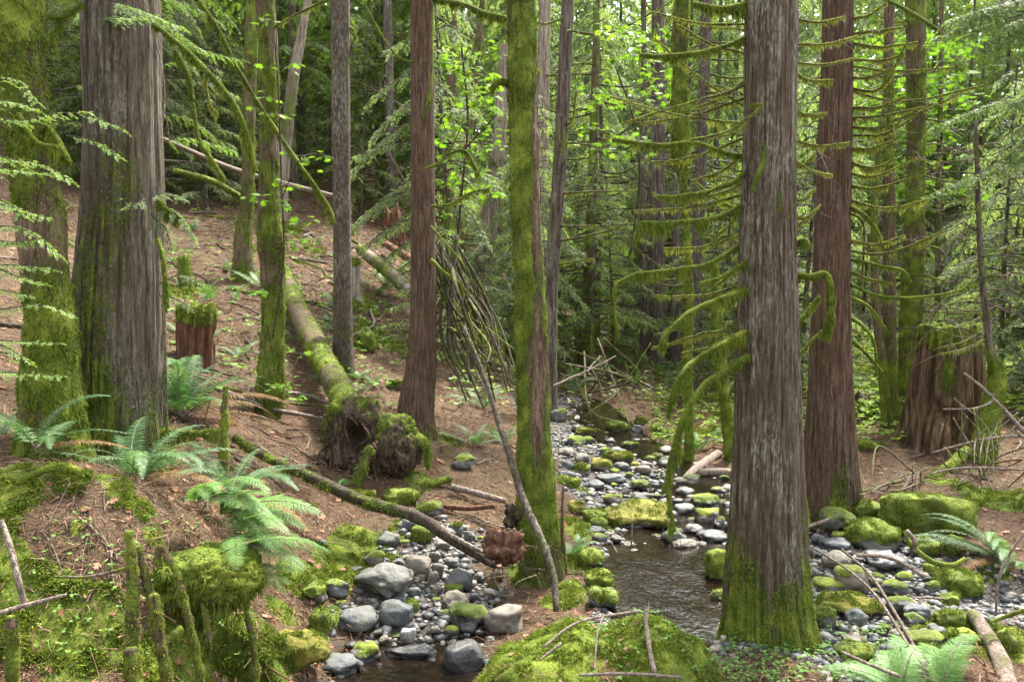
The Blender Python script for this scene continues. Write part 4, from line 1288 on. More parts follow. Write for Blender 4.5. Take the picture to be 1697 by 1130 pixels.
stump('S2', 'tall_stump', 'tall cut cedar stump with a mossy cap and a dark mossy patch', [(540, 1572, 80), (570, 1571, 84), (620, 1569, 96), (680, 1566, 108), (730, 1563, 122), (765, 1561, 150)], 12, 'stump', 81, mossf=(lambda V, h, H: topmoss(.93)(V, h, H) + .5 * np.exp(-((V[:, 0] - 6.33) / .10) ** 2 - ((h - 1.4) / .28) ** 2)), fuzz=14000, ridge=.30, butt=.20, jag=.03)
stump('S1', 'broken_stump', 'small dark stump with torn red wood and a mossy cap behind the broad cedar', [(505, 325, 56), (530, 325, 60), (580, 323, 58), (625, 322, 60), (650, 321, 70)], 10.6, 'stump_red', 83, mossf=topmoss(.86), fuzz=7000, ridge=.16, jag=.06)
stump('S3', 'rotten_stump', 'jagged rotten red stump high on the slope', [(352, 650, 26), (372, 652, 30), (395, 653, 32), (418, 654, 38)], 21, 'rot', 85, ridge=.2, jag=.35)
stump('S4', 'slim_stump', 'slim upright mossy stump just behind the grey fir', [(428, 588, 18), (450, 588, 19), (470, 588, 20), (490, 588, 23)], 16, 'snag', 87, mossf=topmoss(.9), fuzz=1500, ridge=.12)
stump('S5', 'mossy_stub', 'leaning mossy stub upslope of the broken stump', [(425, 305, 18), (450, 306, 22), (475, 308, 26), (490, 309, 30)], 14, 'mossbark', 89, mossf=lambda V, h, H: .85 + .4 * fbm(V * 5, 2, 9), fuzz=4000, jag=.1)
stump('S6', 'sunken_stump', 'dark rotten stump mound in the bright clearing behind the fluted cedar', [(655, 1440, 62), (675, 1440, 74), (700, 1440, 86), (722, 1440, 92)], 15, 'root', 91, mossf=lambda V, h, H: .35 + .6 * fbm(V * 4, 2, 9), fuzz=5000, ridge=.25, jag=.3)

# fallen mossy trunk with its root plate
lay('LOG1', 'fallen_log', 'long fallen trunk under green moss lying down the slope behind its root plate', [(468, 452, 15.8, 27), (490, 505, 13.8, 32), (515, 555, 12.3, 37), (540, 605, 11.0, 40), (565, 650, 10.0, 45), (585, 690, 9.3, 52)], 'mossbark', 'log',
    mossf=lambda V: .6 + .9 * fbm(V * 3, 4, 5), fuzz=26000, sides=40, n=90, seed=51)
lay('LOG2', 'fallen_log', 'thinner mossy log lying beside the slim stump on the upper slope', [(596, 412, 17.5, 16), (640, 448, 16.6, 20), (685, 486, 15.7, 22)], 'snag', 'log', mossf=lambda V: .55 + .6 * fbm(V * 3, 3, 6), fuzz=5000, seed=52)
lay('LOG3', 'fallen_log', 'grey fallen pole across the upper slope behind the leaning maple', [(268, 230, 15, 8), (400, 285, 18, 9), (550, 325, 19, 9)], 'stick', 'log', seed=53)
lay('LOG4', 'fallen_log', 'mossy pole crossing the slope below the grey one', [(290, 283, 14, 9), (350, 300, 15, 10), (405, 330, 16, 10), (440, 345, 16, 9)], 'mossbark', 'log', mossf=lambda V: .6 + .6 * fbm(V * 4, 2, 7), fuzz=2500, seed=54)
lay('LOG5', 'fallen_log', 'rotten red-brown log under the jagged rotten stump', [(640, 405, 20, 12), (680, 430, 19, 14), (730, 470, 18.5, 12)], 'rot', 'log', seed=55)

# root plate: dark hollow mass with a mossy lobe on one side
def root_lump(px, py, Y, dims, seed, hollow, mossb):
    c = at(px, py, Y)
    u, f = ICO[5]
    q = u * (1 + .30 * fbm(u * 1.7 + seed, 4, seed) + .10 * (np.minimum(1, np.abs(vn(u * 4.5, seed + 1)) * 3) - .6) + .05 * vn(u * 17, seed + 2))[:, None] * np.array(dims)
    if hollow:
        q[:, 1] += dims[1] * 1.6 * np.exp(-((u[:, 0] - .1) ** 2 + (u[:, 2] + .05) ** 2) / .16) * (u[:, 1] < .2)
    a = np.clip(mossb + .55 * u[:, 2] + .45 * fbm(u * 3, 3, seed + 3) + .3 * np.abs(u[:, 0]) - (.5 * np.exp(-((u[:, 0] - .1) ** 2 + (u[:, 2] + .05) ** 2) / .3) if hollow else 0), 0, 1)
    return c, q + c, f, a


rc, RV, f, rm = root_lump(585, 722, 8.95, (.34, .30, .46), 93, True, .02)
rb = np.array([rc[0], rc[1], float(height(rc[0:1], rc[1:2])[0])])
rp = empty('root_plate', rb, 'upturned root plate with dark cavity and mossy lobe at the end of the fallen trunk', 'root ball')
mb = MB()
mb.add(RV, f, 0, rm)
mb.build('root_mass', M['root'], rp, origin=rb)
moss_fuzz(rp, RV, f, sst(.4, .7, rm), 8000, .008, .026, droop=.8)
lc, LV, f, lm = root_lump(660, 738, 8.85, (.24, .24, .34), 97, False, .08)
mb = MB()
mb.add(LV, f, 0, lm)
mb.build('root_lobe', M['root'], rp, origin=rb)
moss_fuzz(rp, LV, f, sst(.4, .7, lm), 7000, .008, .028, droop=1.0)
for k in range(40):
    if k < 16:      # straight hanging roots between hollow and lobe
        s0 = lc + np.array([R.uniform(-.24, .04), -.22 + R.uniform(-.05, .03), R.uniform(.02, .16)])
        e = s0 + np.array([R.uniform(-.03, .03), R.uniform(-.04, .02), -R.uniform(.15, .36)])
        r0 = .013
    else:
        an = R.uniform(0, 6.28)
        s0 = rc + np.array([.22 * math.cos(an), -.22 + R.uniform(-.05, .1), .30 * math.sin(an) - .05])
        e = s0 + np.array([R.normal() * .12 + .06 * math.cos(an), R.uniform(-.10, .03), -R.uniform(.05, .3)])
        r0 = .018
    m_ = (s0 + e) / 2 + R.normal(size=3) * .02
    mb = MB()
    add_tube(mb, spline(np.array([s0, m_, e]), 10), np.linspace(r0, r0 * .3, 10) * R.uniform(.5, 1.3), 7, lambda th, V, i: 1 + .3 * vn(V * 30, 3), 0, lambda V: np.full(len(V), .25) + .4 * fbm(V * 9, 2, 2))
    mb.build('root', M['root'] if k % 5 else M['stump_red'], rp, origin=rb)
lay('stub1', 'mossy_stake', 'short mossy broken stake propped against the root plate', [(588, 806, 8.35, 18), (600, 775, 8.4, 17), (612, 748, 8.45, 13), (616, 740, 8.45, 7)], 'mossbark', 'stick', mossf=lambda V: .6 + .6 * fbm(V * 8, 2, 8), fuzz=1800, seed=56)
lay('stub2', 'mossy_root', 'mossy root curling off the end of the root plate', [(672, 722, 8.9, 26), (695, 730, 8.8, 22), (708, 745, 8.75, 14), (710, 778, 8.75, 8)], 'mossbark', 'root', mossf=lambda V: .85 + .4 * fbm(V * 8, 2, 8), fuzz=2500, seed=57)
# poles and sticks in front
lay('POLE', 'fallen_pole', 'long brown fallen pole slanting down over the stones, bark peeling', [(388, 724, 7.4, 13), (440, 757, 7.35, 14), (520, 793, 7.3, 18), (600, 830, 7.2, 20), (690, 856, 7.1, 21), (740, 888, 7.0, 19), (800, 925, 6.95, 15), (822, 940, 6.9, 6)], 'darkstick', 'pole', mossf=lambda V: .5 * (V[:, 0] < -.95) * 1 + .55 * fbm(V * 9, 3, 15) - .0, fuzz=2600, seed=58, rough=.22)
lay('POLE2', 'split_branch', 'split pale branch lying along the lower end of the long pole', [(742, 884, 6.95, 8), (780, 905, 6.92, 8), (808, 918, 6.9, 4)], 'stick', 'stick', seed=59)
lay('BIRCH', 'lichen_stick', 'slender grey lichen-covered stick leaning past the mossy trunk', [(768, 540, 7.6, 6), (800, 620, 7.4, 8), (826, 700, 7.2, 9), (846, 760, 7.0, 11), (868, 830, 6.8, 13), (900, 900, 6.6, 13), (918, 960, 6.45, 12), (922, 1012, 6.3, 10)], 'hemlock', 'stick', seed=60, rough=.3, mossf=lambda V: .2 + .5 * fbm(V * 9, 2, 4))
lay('CLOG1', 'creek_log', 'peeled grey log spanning the creek behind the big cedar', [(1058, 782, 11.0, 15), (1110, 789, 10.9, 17), (1160, 793, 10.9, 18), (1225, 798, 10.9, 20)], 'stick', 'log', seed=61)
lay('CLOG2', 'creek_log', 'slanting grey log propped under the spanning creek log', [(1096, 832, 10.0, 14), (1125, 808, 10.4, 18), (1155, 778, 11.1, 18), (1190, 752, 11.8, 15)], 'stick', 'log', seed=62)
lay('CLOG3', 'creek_log', 'upper short log resting on the spanning creek log', [(1158, 783, 10.7, 13), (1190, 782, 10.7, 14), (1225, 784, 10.7, 14)], 'stick', 'log', seed=63)
lay('CLOG4', 'mossy_log', 'half-mossed pale log on the far creek bank', [(1125, 778, 12.0, 14), (1165, 764, 12.3, 16), (1205, 748, 12.6, 14)], 'stick', 'log', mossf=lambda V: .4 + .7 * fbm(V * 5, 2, 9), fuzz=2500, seed=64)
lay('CLOG5', 'fallen_log', 'dark rotten log lying beyond the bright herbs of the far bank', [(1140, 682, 16, 10), (1180, 686, 16, 11), (1220, 684, 16, 9)], 'rot', 'log', seed=65)
lay('RLOG', 'cut_log', 'pale cut log with peeling bark lying among the mossy stones near the big fern', [(1612, 1018, 5.95, 22), (1636, 1052, 5.7, 25), (1658, 1092, 5.4, 28), (1672, 1145, 5.1, 30)], 'stick', 'log', seed=66, mossf=lambda V: .25 + .6 * fbm(V * 7, 2, 14))
lay('MROOT', 'mossy_branch', 'mossy fallen branch sloping down from the tall cut stump', [(1518, 812, 9.9, 18), (1545, 795, 10.1, 20), (1575, 772, 10.4, 19), (1602, 745, 10.8, 15)], 'mossbark', 'branch', mossf=lambda V: .7 + .5 * fbm(V * 6, 2, 16), fuzz=5000, seed=67)
lay('MLOG2', 'mossy_branch', 'low mossy branch lying in the brown litter by the picture edge', [(1632, 828, 9.2, 14), (1665, 822, 9.2, 16), (1705, 815, 9.2, 16)], 'mossbark', 'branch', mossf=lambda V: .85 + .4 * fbm(V * 6, 2, 17), fuzz=4000, seed=68)
lay('GLOG1', 'driftwood', 'bare driftwood stick lying on the brown bank before the mossy trunk', [(748, 806, 8.7, 10), (785, 816, 8.6, 11), (838, 830, 8.5, 9)], 'stick', 'stick', seed=69)
lay('GLOG2', 'driftwood', 'second driftwood stick, darker, just below the bare one', [(730, 838, 8.2, 8), (775, 842, 8.15, 9), (820, 838, 8.1, 8)], 'stump_red', 'stick', seed=70)
lay('GLOG3', 'mossy_stick', 'small mossy log between the root plate and the mossy mound stone', [(575, 815, 8.2, 12), (600, 820, 8.2, 14), (622, 818, 8.2, 12)], 'mossbark', 'log', mossf=lambda V: .8 + .4 * fbm(V * 6, 2, 18), fuzz=1800, seed=71)
lay('GLOG4', 'mossy_stick', 'crooked mossy stick lying beyond the mossy mound stone', [(690, 812, 8.7, 10), (720, 800, 8.8, 13), (748, 792, 8.9, 10)], 'mossbark', 'stick', mossf=lambda V: .6 + .5 * fbm(V * 6, 2, 19), fuzz=1500, seed=72)
# rotten chunk at the foot of the mossy trunk
def chunk(px, py, Y, dims, seed, name, label, mat, cat, mossy=.0):
    c = at(px, py, Y)
    u, f = ICO[4]
    r = 1 + .75 * fbm(u * 1.5 + seed, 5, seed) + .22 * fbm(u * 7, 4, seed + 1) + .16 * fbm(u * np.array([22, 22, 9]), 2, seed + 3) - .35 * sst(.05, .3, fbm(u * 2.6, 2, seed + 5))
    V = c + u * np.array(dims) * r[:, None]
    mb = MB()
    mb.add(V, f, 0, np.clip(mossy + .4 * fbm(u * 3, 2, seed), 0, 1))
    return tag(mb.build(name, M[mat], None, origin=c), label, cat)


chunk(836, 908, 6.75, (.165, .14, .15), 101, 'rotten_wood_chunk', 'crumbling orange-brown rotten wood lump at the foot of the mossy trunk', 'stump_red', 'wood chunk')
chunk(852, 852, 7.25, (.09, .1, .10), 103, 'rotten_wood_chunk', 'dark fibrous rotten clump against the mossy trunk above the orange lump', 'root', 'wood chunk', .3)
for q in range(22):      # wiry roots about the lump
    a_ = at(R.uniform(800, 905), R.uniform(880, 960), 6.85 + R.uniform(-.1, .2))
    e_ = a_ + np.array([R.normal() * .16, R.uniform(-.2, .05), -R.uniform(.02, .18)])
    e_[2] = max(e_[2], float(height(e_[:1], e_[1:2])[0]) + .01)
    m_ = (a_ + e_) / 2 + R.normal(size=3) * .03 + UP * .03
    mb = MB()
    add_tube(mb, spline(np.array([a_, m_, e_]), 14), np.linspace(.010, .003, 14) * R.uniform(.5, 1.2), 6)
    tag(mb.build('thin_root', M['root' if q % 2 else 'stick'], None, origin=a_), 'wiry bare root spilling from the foot of the mossy trunk', 'root', 'roots at the foot of the mossy trunk')
c_, LV, f, lm = root_lump(345, 955, 4.85, (.30, .26, .17), 141, False, .75)
lob = empty('moss_lobe', c_, 'shaggy moss lobe overhanging the dark cavity in the bank', 'moss clump')
mb = MB()
mb.add(LV, f, 0, lm)
mb.build('rotten_core', M['root'], lob, origin=c_)
moss_fuzz(lob, LV, f, sst(.3, .5, lm), 16000, .015, .05, droop=1.3)
# mossy posts by the viewer
for key, lab, pts in (('P1', 'tall moss-sleeved post beside the mound, its top split in two', [(222, 1130, 4.1, 18), (220, 1050, 4.1, 20), (219, 960, 4.1, 20), (214, 880, 4.1, 15)]),
                      ('P2', 'moss-sleeved stick leaning against the split-topped post', [(255, 1000, 4.15, 15), (240, 950, 4.15, 15), (228, 905, 4.15, 13)]),
                      ('P3', 'rounded moss-furred post, the middle one of the cluster', [(275, 1135, 4.0, 16), (268, 1080, 4.0, 16), (258, 1020, 4.0, 18), (255, 985, 4.0, 16)]),
                      ('P4', 'hooked moss-furred stick with a drooping tip', [(335, 1135, 4.2, 11), (325, 1080, 4.2, 14), (308, 1010, 4.2, 13), (292, 950, 4.2, 11), (270, 910, 4.2, 11), (262, 912, 4.2, 12), (262, 935, 4.2, 10)]),
                      ('P5', 'low stout moss-furred stub in front of the cluster', [(222, 1150, 3.8, 28), (218, 1110, 3.8, 26), (214, 1075, 3.8, 21)]),
                      ('P6', 'bright moss-furred post at the corner of the bank', [(22, 1150, 4.0, 20), (21, 1090, 4.0, 21), (18, 1020, 4.0, 16)]),
                      ('P7', 'thin moss-furred brace between the middle post and the hooked stick', [(272, 1065, 4.05, 11), (300, 1040, 4.15, 10)]),
                      ('P8', 'dangling mossy root at the edge of the bank cavity', [(424, 1130, 4.9, 11), (422, 1080, 4.9, 11), (410, 1020, 5.0, 10), (405, 980, 5.0, 8)]),
                      ('P9', 'upright mossy stub among the ferns with a mossy arm', [(372, 850, 6.3, 15), (370, 780, 6.3, 15), (372, 700, 6.3, 13), (375, 640, 6.3, 8)]),
                      ('P10', 'thin mossy stick rising out of the litter beside the hooked stick', [(348, 1060, 4.6, 7), (335, 1000, 4.6, 7)])):
    lay(key, 'mossy_post', lab, pts, 'mossbark', 'post', mossf=lambda V: .74 + .8 * fbm(V * 9, 3, 20), fuzz=4600, fmat=M['post_moss'], flen=(.004, .014), sides=22, seed=73 + int(key[1:]), rough=.55)
lay('P9a', 'mossy_branch', 'horizontal mossy branch reaching from the cedar to the upright stub', [(268, 716, 6.25, 7), (320, 717, 6.25, 8), (368, 715, 6.28, 8)], 'mossbark', 'branch', mossf=lambda V: .9 + .3 * fbm(V * 9, 2, 21), fuzz=1500, seed=85)
mb = MB()
hang_moss(mb, TR['P9a']['path'], TR['P9a']['rad'], 2200, .16)
mb.build('moss', M['hang'], TR['P9a']['root'], origin=TR['P9a']['base'])
lay('A1', 'arching_root', 'mossy arching root over the crest of the bank', [(30, 800, 5.0, 12), (75, 778, 5.0, 12), (115, 775, 5.05, 13), (150, 790, 5.1, 12)], 'mossbark', 'root', mossf=lambda V: .9 + .3 * fbm(V * 9, 2, 22), fuzz=2200, seed=86)
lay('W1', 'bleached_stick', 'bleached bare stick standing upright against the bank', [(40, 1000, 4.1, 9), (28, 950, 4.1, 10), (15, 900, 4.15, 10), (2, 862, 4.2, 8)], 'stick', 'stick', seed=87)
lay('W2', 'bark_twig', 'thin brown branch lying across the face of the bank', [(0, 1015, 4.0, 9), (45, 1002, 4.05, 8), (110, 985, 4.1, 5)], 'stick', 'stick', seed=88)
lay('W3', 'lichen_twig', 'lichen-furred twig joining the split-topped post', [(90, 955, 4.2, 4), (150, 955, 4.2, 5), (215, 940, 4.12, 6)], 'stick', 'stick', seed=89, mossf=lambda V: .5 + .3 * fbm(V * 9, 2, 23))
for k, (lab, pts) in enumerate((
        ('pale crooked stick standing on the mossy hummock', [(1070, 1010, 4.9, 8), (1072, 1045, 4.75, 8), (1078, 1085, 4.6, 9), (1085, 1115, 4.5, 10)]),
        ('thin twig lying across the hummock crest', [(900, 1072, 4.7, 4), (960, 1030, 4.9, 4), (1060, 1012, 5.0, 6)]),
        ('curved twig draped on the face of the hummock', [(1000, 1020, 4.95, 3), (990, 1050, 4.8, 3), (985, 1110, 4.6, 3)]),
        ('long pale twig lying low over the hummock skirt', [(960, 1118, 4.45, 5), (1040, 1116, 4.45, 6), (1130, 1122, 4.4, 5)]),
        ('thin dry twig from the hummock into the litter', [(870, 1112, 4.6, 3), (930, 1065, 4.75, 4)]),
        ('long bare sapling stem leaning over the cobbles', [(1343, 905, 6.4, 4), (1400, 940, 6.1, 4), (1450, 985, 5.8, 5), (1500, 1060, 5.4, 5), (1540, 1115, 5.1, 5)]),
        ('grey bare stem crossing the leaning sapling stem', [(1395, 910, 6.3, 4), (1440, 950, 6.1, 5), (1480, 1010, 5.8, 6), (1520, 1080, 5.5, 6)]),
        ('peeled brown stick lying above the dark hollow', [(1420, 920, 7.0, 6), (1465, 922, 7.0, 7), (1500, 935, 6.9, 7), (1532, 955, 6.8, 7)]),
        ('short brown stick lying against the fluted cedar foot', [(1336, 873, 7.8, 6), (1352, 868, 7.8, 6), (1375, 860, 7.8, 5)]),
        ('mossy root hanging between the mossy boulders', [(1500, 880, 7.2, 9), (1512, 905, 7.1, 9), (1545, 930, 7.0, 9), (1580, 936, 6.9, 9), (1600, 925, 6.9, 7)]),
        ('bare brown root looping beside the mossy root', [(1502, 878, 7.0, 7), (1515, 895, 6.95, 8), (1515, 915, 6.95, 5)]),
        ('dark stem lying in the fern at the lower edge', [(1395, 1080, 5.2, 5), (1440, 1100, 5.1, 6), (1490, 1120, 5.0, 7)]),
        ('thin pale stick on the cobbles near the small mossy stone', [(1512, 990, 6.5, 3), (1540, 990, 6.5, 4), (1566, 992, 6.5, 3)]),
        ('bleached forked branch reaching in by the tall stump', [(1597, 618, 9.6, 3), (1625, 640, 9.5, 5), (1660, 675, 9.4, 6), (1700, 718, 9.2, 7)]),
        ('bare branch reaching in below the forked one', [(1545, 750, 9.0, 3), (1600, 735, 9.0, 4), (1650, 725, 9.0, 5), (1700, 722, 9.0, 5)]),
        ('bowed grey twig in front of the tall stump', [(1563, 678, 9.3, 3), (1610, 677, 9.3, 3), (1640, 668, 9.3, 4), (1648, 652, 9.3, 3)]),
        ('long dry branch low over the brown litter', [(1540, 785, 8.6, 3), (1600, 775, 8.6, 4), (1700, 778, 8.6, 4)]),
        ('dark bowed branch reaching down to the litter by the stump', [(1700, 740, 8.8, 4), (1650, 760, 8.8, 4), (1620, 800, 8.8, 3)]),
        ('brown stem rising from behind the big fern', [(1650, 1020, 6.0, 4), (1655, 960, 6.0, 5), (1675, 915, 6.0, 5), (1700, 880, 6.0, 5)]),
        ('mossy twig on the edge of the pale cut log', [(1640, 1030, 5.6, 6), (1670, 1020, 5.6, 7), (1700, 1010, 5.5, 8)]),
        ('thin upright snag stick beside the stream', [(938, 960, 7.3, 9), (932, 880, 7.3, 7), (933, 805, 7.3, 4)]),
        ('short twig sticking out of the long mossy creek rock', [(1046, 905, 7.9, 2.5), (1048, 862, 7.9, 3)]))):
    lay('TW%d' % k, 'dead_stick', lab, pts, 'stick' if k not in (9, 17, 20) else 'mossbark', 'stick', seed=110 + k, sides=9, n=30, rough=.25,
        mossf=(lambda V: .8 + .3 * fbm(V * 9, 2, 24)) if k in (9, 19) else (lambda V: .1 + .4 * fbm(V * 9, 2, 24)))

# tangles of dead limbs
def tangle(key, starts, ends, k, w, group, lab, Y, hang=.03, mat='mossbark', bow=.12, n=300):
    for q in range(k):
        s0 = np.array([R.uniform(starts[0], starts[1]), R.uniform(starts[2], starts[3]), Y + R.uniform(-.6, .6)])
        e0 = np.array([R.uniform(ends[0], ends[1]), R.uniform(ends[2], ends[3]), Y + R.uniform(-1.2, .5)])
        mid = (s0 + e0) / 2 + np.array([R.normal() * 20, R.normal() * 22, R.normal() * .3])
        ww = w * R.uniform(.5, 1.4)
        o = lay('%s%d' % (key, q), 'dead_limb', lab, [(*s0, ww), (*mid, ww * .9), (*e0, ww * .5)], mat, 'dead limb', sides=8, n=26, seed=200 + q, rough=.5, group=group,
                mossf=lambda V: (.28 if key == 'TA' else .5) + .7 * fbm(V * 5, 3, 25))
        if hang:
            T = TR['%s%d' % (key, q)]
            mb = MB()
            hang_moss(mb, T['path'], T['rad'], n, hang)
            mb.build('moss', M['hang'], o, origin=T['base'])


tangle('TA', (708, 765, 390, 480), (770, 875, 560, 680), 32, 4.8, 'mossy limbs heaped against the red cedar', 'mossy dead limb in the leaning heap beside the red cedar', 10.6, .08, 'darkstick')
tangle('TB', (720, 800, 470, 560), (730, 860, 560, 640), 12, 4, 'bare limbs across the leaning heap', 'bare brown limb across the leaning heap beside the red cedar', 10.2, .0, 'darkstick')
tangle('TC', (930, 1080, 560, 640), (930, 1110, 640, 710), 13, 2.8, 'dead limbs over the upper creek', 'thin dead limb in the tangle over the upper creek', 14.5, .015, 'stick', n=90)
tangle('TD', (920, 990, 620, 660), (1030, 1110, 540, 590), 2, 5, 'poles over the upper creek', 'straight dead pole slanting over the upper creek', 14, .0, 'darkstick')
tangle('TE', (1560, 1700, 640, 780), (1600, 1720, 740, 830), 22, 2.6, 'dry twigs beside the tall stump', 'dry leafless twig in the thicket beside the tall cut stump', 9.4, .0, 'stick')
tangle('TF', (1480, 1600, 770, 800), (1400, 1520, 780, 830), 9, 3.5, 'twigs before the tall stump', 'dry twig on the litter between the fluted cedar and the tall stump', 9.6, .0, 'stick')

SLOPE = [('brown slope below the slender mossy maple', (280, 560, 480, 800), 55), ('brown flat beyond the long pole', (430, 830, 740, 880), 34), ('upper slope by the grey fir', (330, 680, 340, 560), 45), ('brown litter before the tall stump', (1420, 1690, 740, 860), 16),
         ('crest of the bank', (20, 420, 800, 1000), 26), ('litter at the big cedar foot', (1180, 1420, 1050, 1125), 14)]
for where, (a0, a1, b0, b1), k in SLOPE:
    for q in range(k):
        g = ghit(R.uniform(a0, a1), R.uniform(b0, b1))
        az, L = R.uniform(0, 6.28), R.uniform(.18, .75) * (g[1] / 9) ** .5
        s_ = np.linspace(-.5, .5, 9)
        x = g[0] + np.cos(az) * L * s_ + .05 * L * np.sin(s_ * 5 + q)
        y = g[1] + np.sin(az) * L * s_
        z = height(x, y)
        z = np.maximum(z, np.linspace(z[0], z[-1], 9)) + .008 + .05 * L * R.random() * (1 - np.abs(s_) * 2)
        r = R.uniform(.004, .013) * (g[1] / 8)
        mb = MB()
        add_tube(mb, spline(np.stack([x, y, z], -1), 20), np.linspace(r, r * .45, 20), 6, lambda th, V, i: 1 + .3 * vn(V * 25, 4), 0, lambda V: .1 + .4 * fbm(V * 9, 2, 24))
        tag(mb.build('fallen_twig', M['stick' if R.random() < .6 else 'darkstick'], None, origin=np.array([x[4], y[4], z[4]])), 'dry fallen twig lying on the ' + where, 'twig', 'twigs on the ' + where)

for k, ((a0, a1, b0, b1), where, n_) in enumerate((((280, 680, 330, 560), 'upper brown slope among the trunks', 26), ((290, 540, 560, 740), 'lower brown slope near the slender mossy maple', 10), ((40, 140, 330, 640), 'slope behind the mossy leaning trunk', 6), ((760, 1100, 520, 650), 'far bank beyond the stream', 14))):
    for q in range(n_):
        g = ghit(R.uniform(a0, a1), R.uniform(b0, b1))
        az, L = R.normal() * .7 + (0 if R.random() < .6 else 1.4), R.uniform(.7, 2.2)
        s_ = np.linspace(-.5, .5, 11)
        x = g[0] + np.cos(az) * L * s_ + .06 * L * np.sin(s_ * 6 + q)
        y = g[1] + np.sin(az) * L * s_ + .03 * L * np.sin(s_ * 9 + q)
        z = height(x, y)
        z = .5 * z + .5 * np.linspace(z[0], z[-1], 11) + .03
        z = np.maximum(z, height(x, y) + .01)
        r = R.uniform(.014, .040)
        ms = R.random() < .4
        pth = spline(np.stack([x, y, z], -1), 40)
        mb = MB()
        add_tube(mb, pth, np.linspace(r, r * .4, 40), 9, lambda th, V, i: 1 + .4 * fbm(V * 16, 2, 4), 0, lambda V: (.75 if ms else .12) + .5 * fbm(V * 7, 2, 24))
        j = R.integers(6, 38, 5)
        e_ = pth[j] + R.normal(size=(5, 3)) * .18 + UP * .1
        tubes(mb, np.stack([pth[j], (pth[j] + e_) / 2 + R.normal(size=(5, 3)) * .02, e_], 1), np.array([[.007, .005, .003]]).repeat(5, 0), 4)
        tag(mb.build('fallen_branch', M['mossbark' if ms else 'stick' if q % 3 else 'darkstick'], None, origin=pth[20]), ('mossy' if ms else 'bare') + ' fallen branch lying on the ' + where, 'branch', ('mossy' if ms else 'bare') + ' branches on the ' + where)

# ------------------------------------------------------------------ stones
KIND = {'g': 'stone_grey', 'b': 'stone_blue', 't': 'stone_tan', 'd': 'stone_dark', 'w': 'stone_white', 'n': 'stone_brown', 'm': 'stone_moss', 'y': 'stone_moss_yellow'}
STONE_N = [0]
STONE_XY = []


def me_wet(me, a):
    q = me.attributes.new('wet', 'FLOAT', 'POINT')
    q.data.foreach_set('value', np.asarray(a, np.float32))


def stone(x0, x1, y0, y1, kind, label, moss=0.0, name=None, ang=0.18, fuzz=None, sub=4, group=None, tilt=0.0):
    """A stone seen in the picture box (x0, x1, y0, y1); moss 0..1 is how far down its cap of moss reaches."""
    STONE_N[0] += 1
    sd_ = 300 + STONE_N[0] * 3
    cx = (x0 + x1) / 2
    g = ghit(cx, y1 - .10 * (y1 - y0), water=True)
    Y = g[1]
    w = (x1 - x0) * Y / FPX
    h = (y1 - y0) * Y / FPX
    dpt = min(w * R.uniform(.75, 1.0), h * 1.6 + .03)
    hz = max(h * .92, w * .3)
    u, f = ICO[sub if w > .09 else 3 if w > .05 else 2]
    # superellipsoid: flatter faces, rounded edges
    e = R.uniform(2.3, 3.1)
    rot = R.uniform(0, 6.28)
    s = u / (np.abs(u) ** e).sum(1, keepdims=True) ** (1 / e)
    nz = fbm(u * 1.15 + sd_, 2, sd_) * ang * 1.6 + fbm(u * 3.1 + sd_, 3, sd_ + 1) * ang * .45
    # a few planar facets
    for k in range(5):
        n_ = nrm(R.normal(size=3))
        d_ = R.uniform(.72, .95)
        over = np.clip(s @ n_ - d_, 0, None)
        s = s - n_ * over[:, None] * .8
    V = s * (1 + nz)[:, None]
    ext = V.max(0) - V.min(0)
    V = (V - (V.max(0) + V.min(0)) / 2) / ext * np.array([w, dpt, hz])
    if moss > .5:
        V = V * (1 + .16 * fbm(V * 4.5 / max(w, .1) + 3, 3, sd_))[:, None]
    zc = hz * .5 - hz * .13
    loc = np.array([g[0], Y + dpt * .30, g[2] + zc])
    W_ = V + loc
    N = nrm(V / np.array([w, dpt, hz]) ** 2)
    a = np.zeros(len(V))
    if moss > 0:
        a = np.clip(sst(1.0 - 1.75 * moss - .35, 1.0 - 1.75 * moss + .35, N[:, 2] + .7 * fbm(W_ * 8, 3, sd_)), 0, 1)
    elif kind not in 'wd':
        a = np.clip(.1 + .35 * fbm(W_ * 6, 3, sd_), 0, .55)
    mb = MB()
    mb.add(W_, f, 0, a)
    nm = name or ('mossy_boulder' if moss > .5 and w > .25 else 'mossy_stone' if moss > .5 else 'boulder' if w > .28 else 'stone')
    o = mb.build(nm, M[KIND[kind]], None, origin=loc)
    wl = wlevel(W_[:, 1])
    cd = chan(loc[0:1], loc[1:2])[0][0]
    if cd < .5 and 3.5 < loc[1] < 17:
        me_wet(o.data, sst(.075, .015, W_[:, 2] - wl + .03 * fbm(W_ * 12, 2, 4)) * (cd < .5))
    tag(o, label, 'boulder' if w > .28 else 'stone', group)
    STONE_XY.append((loc[0], loc[1], max(w, dpt) / 2))
    nf = fuzz if fuzz is not None else int(min(9000, 42000 * w * dpt) * (moss > .35))
    if nf > 40:
        wt = sst(.45, .75, a)
        if wt.sum() > 3:
            moss_fuzz(o, W_, f, wt, nf, .006, .02, droop=.3, origin=loc, wr=.35)
    return o


S = stone
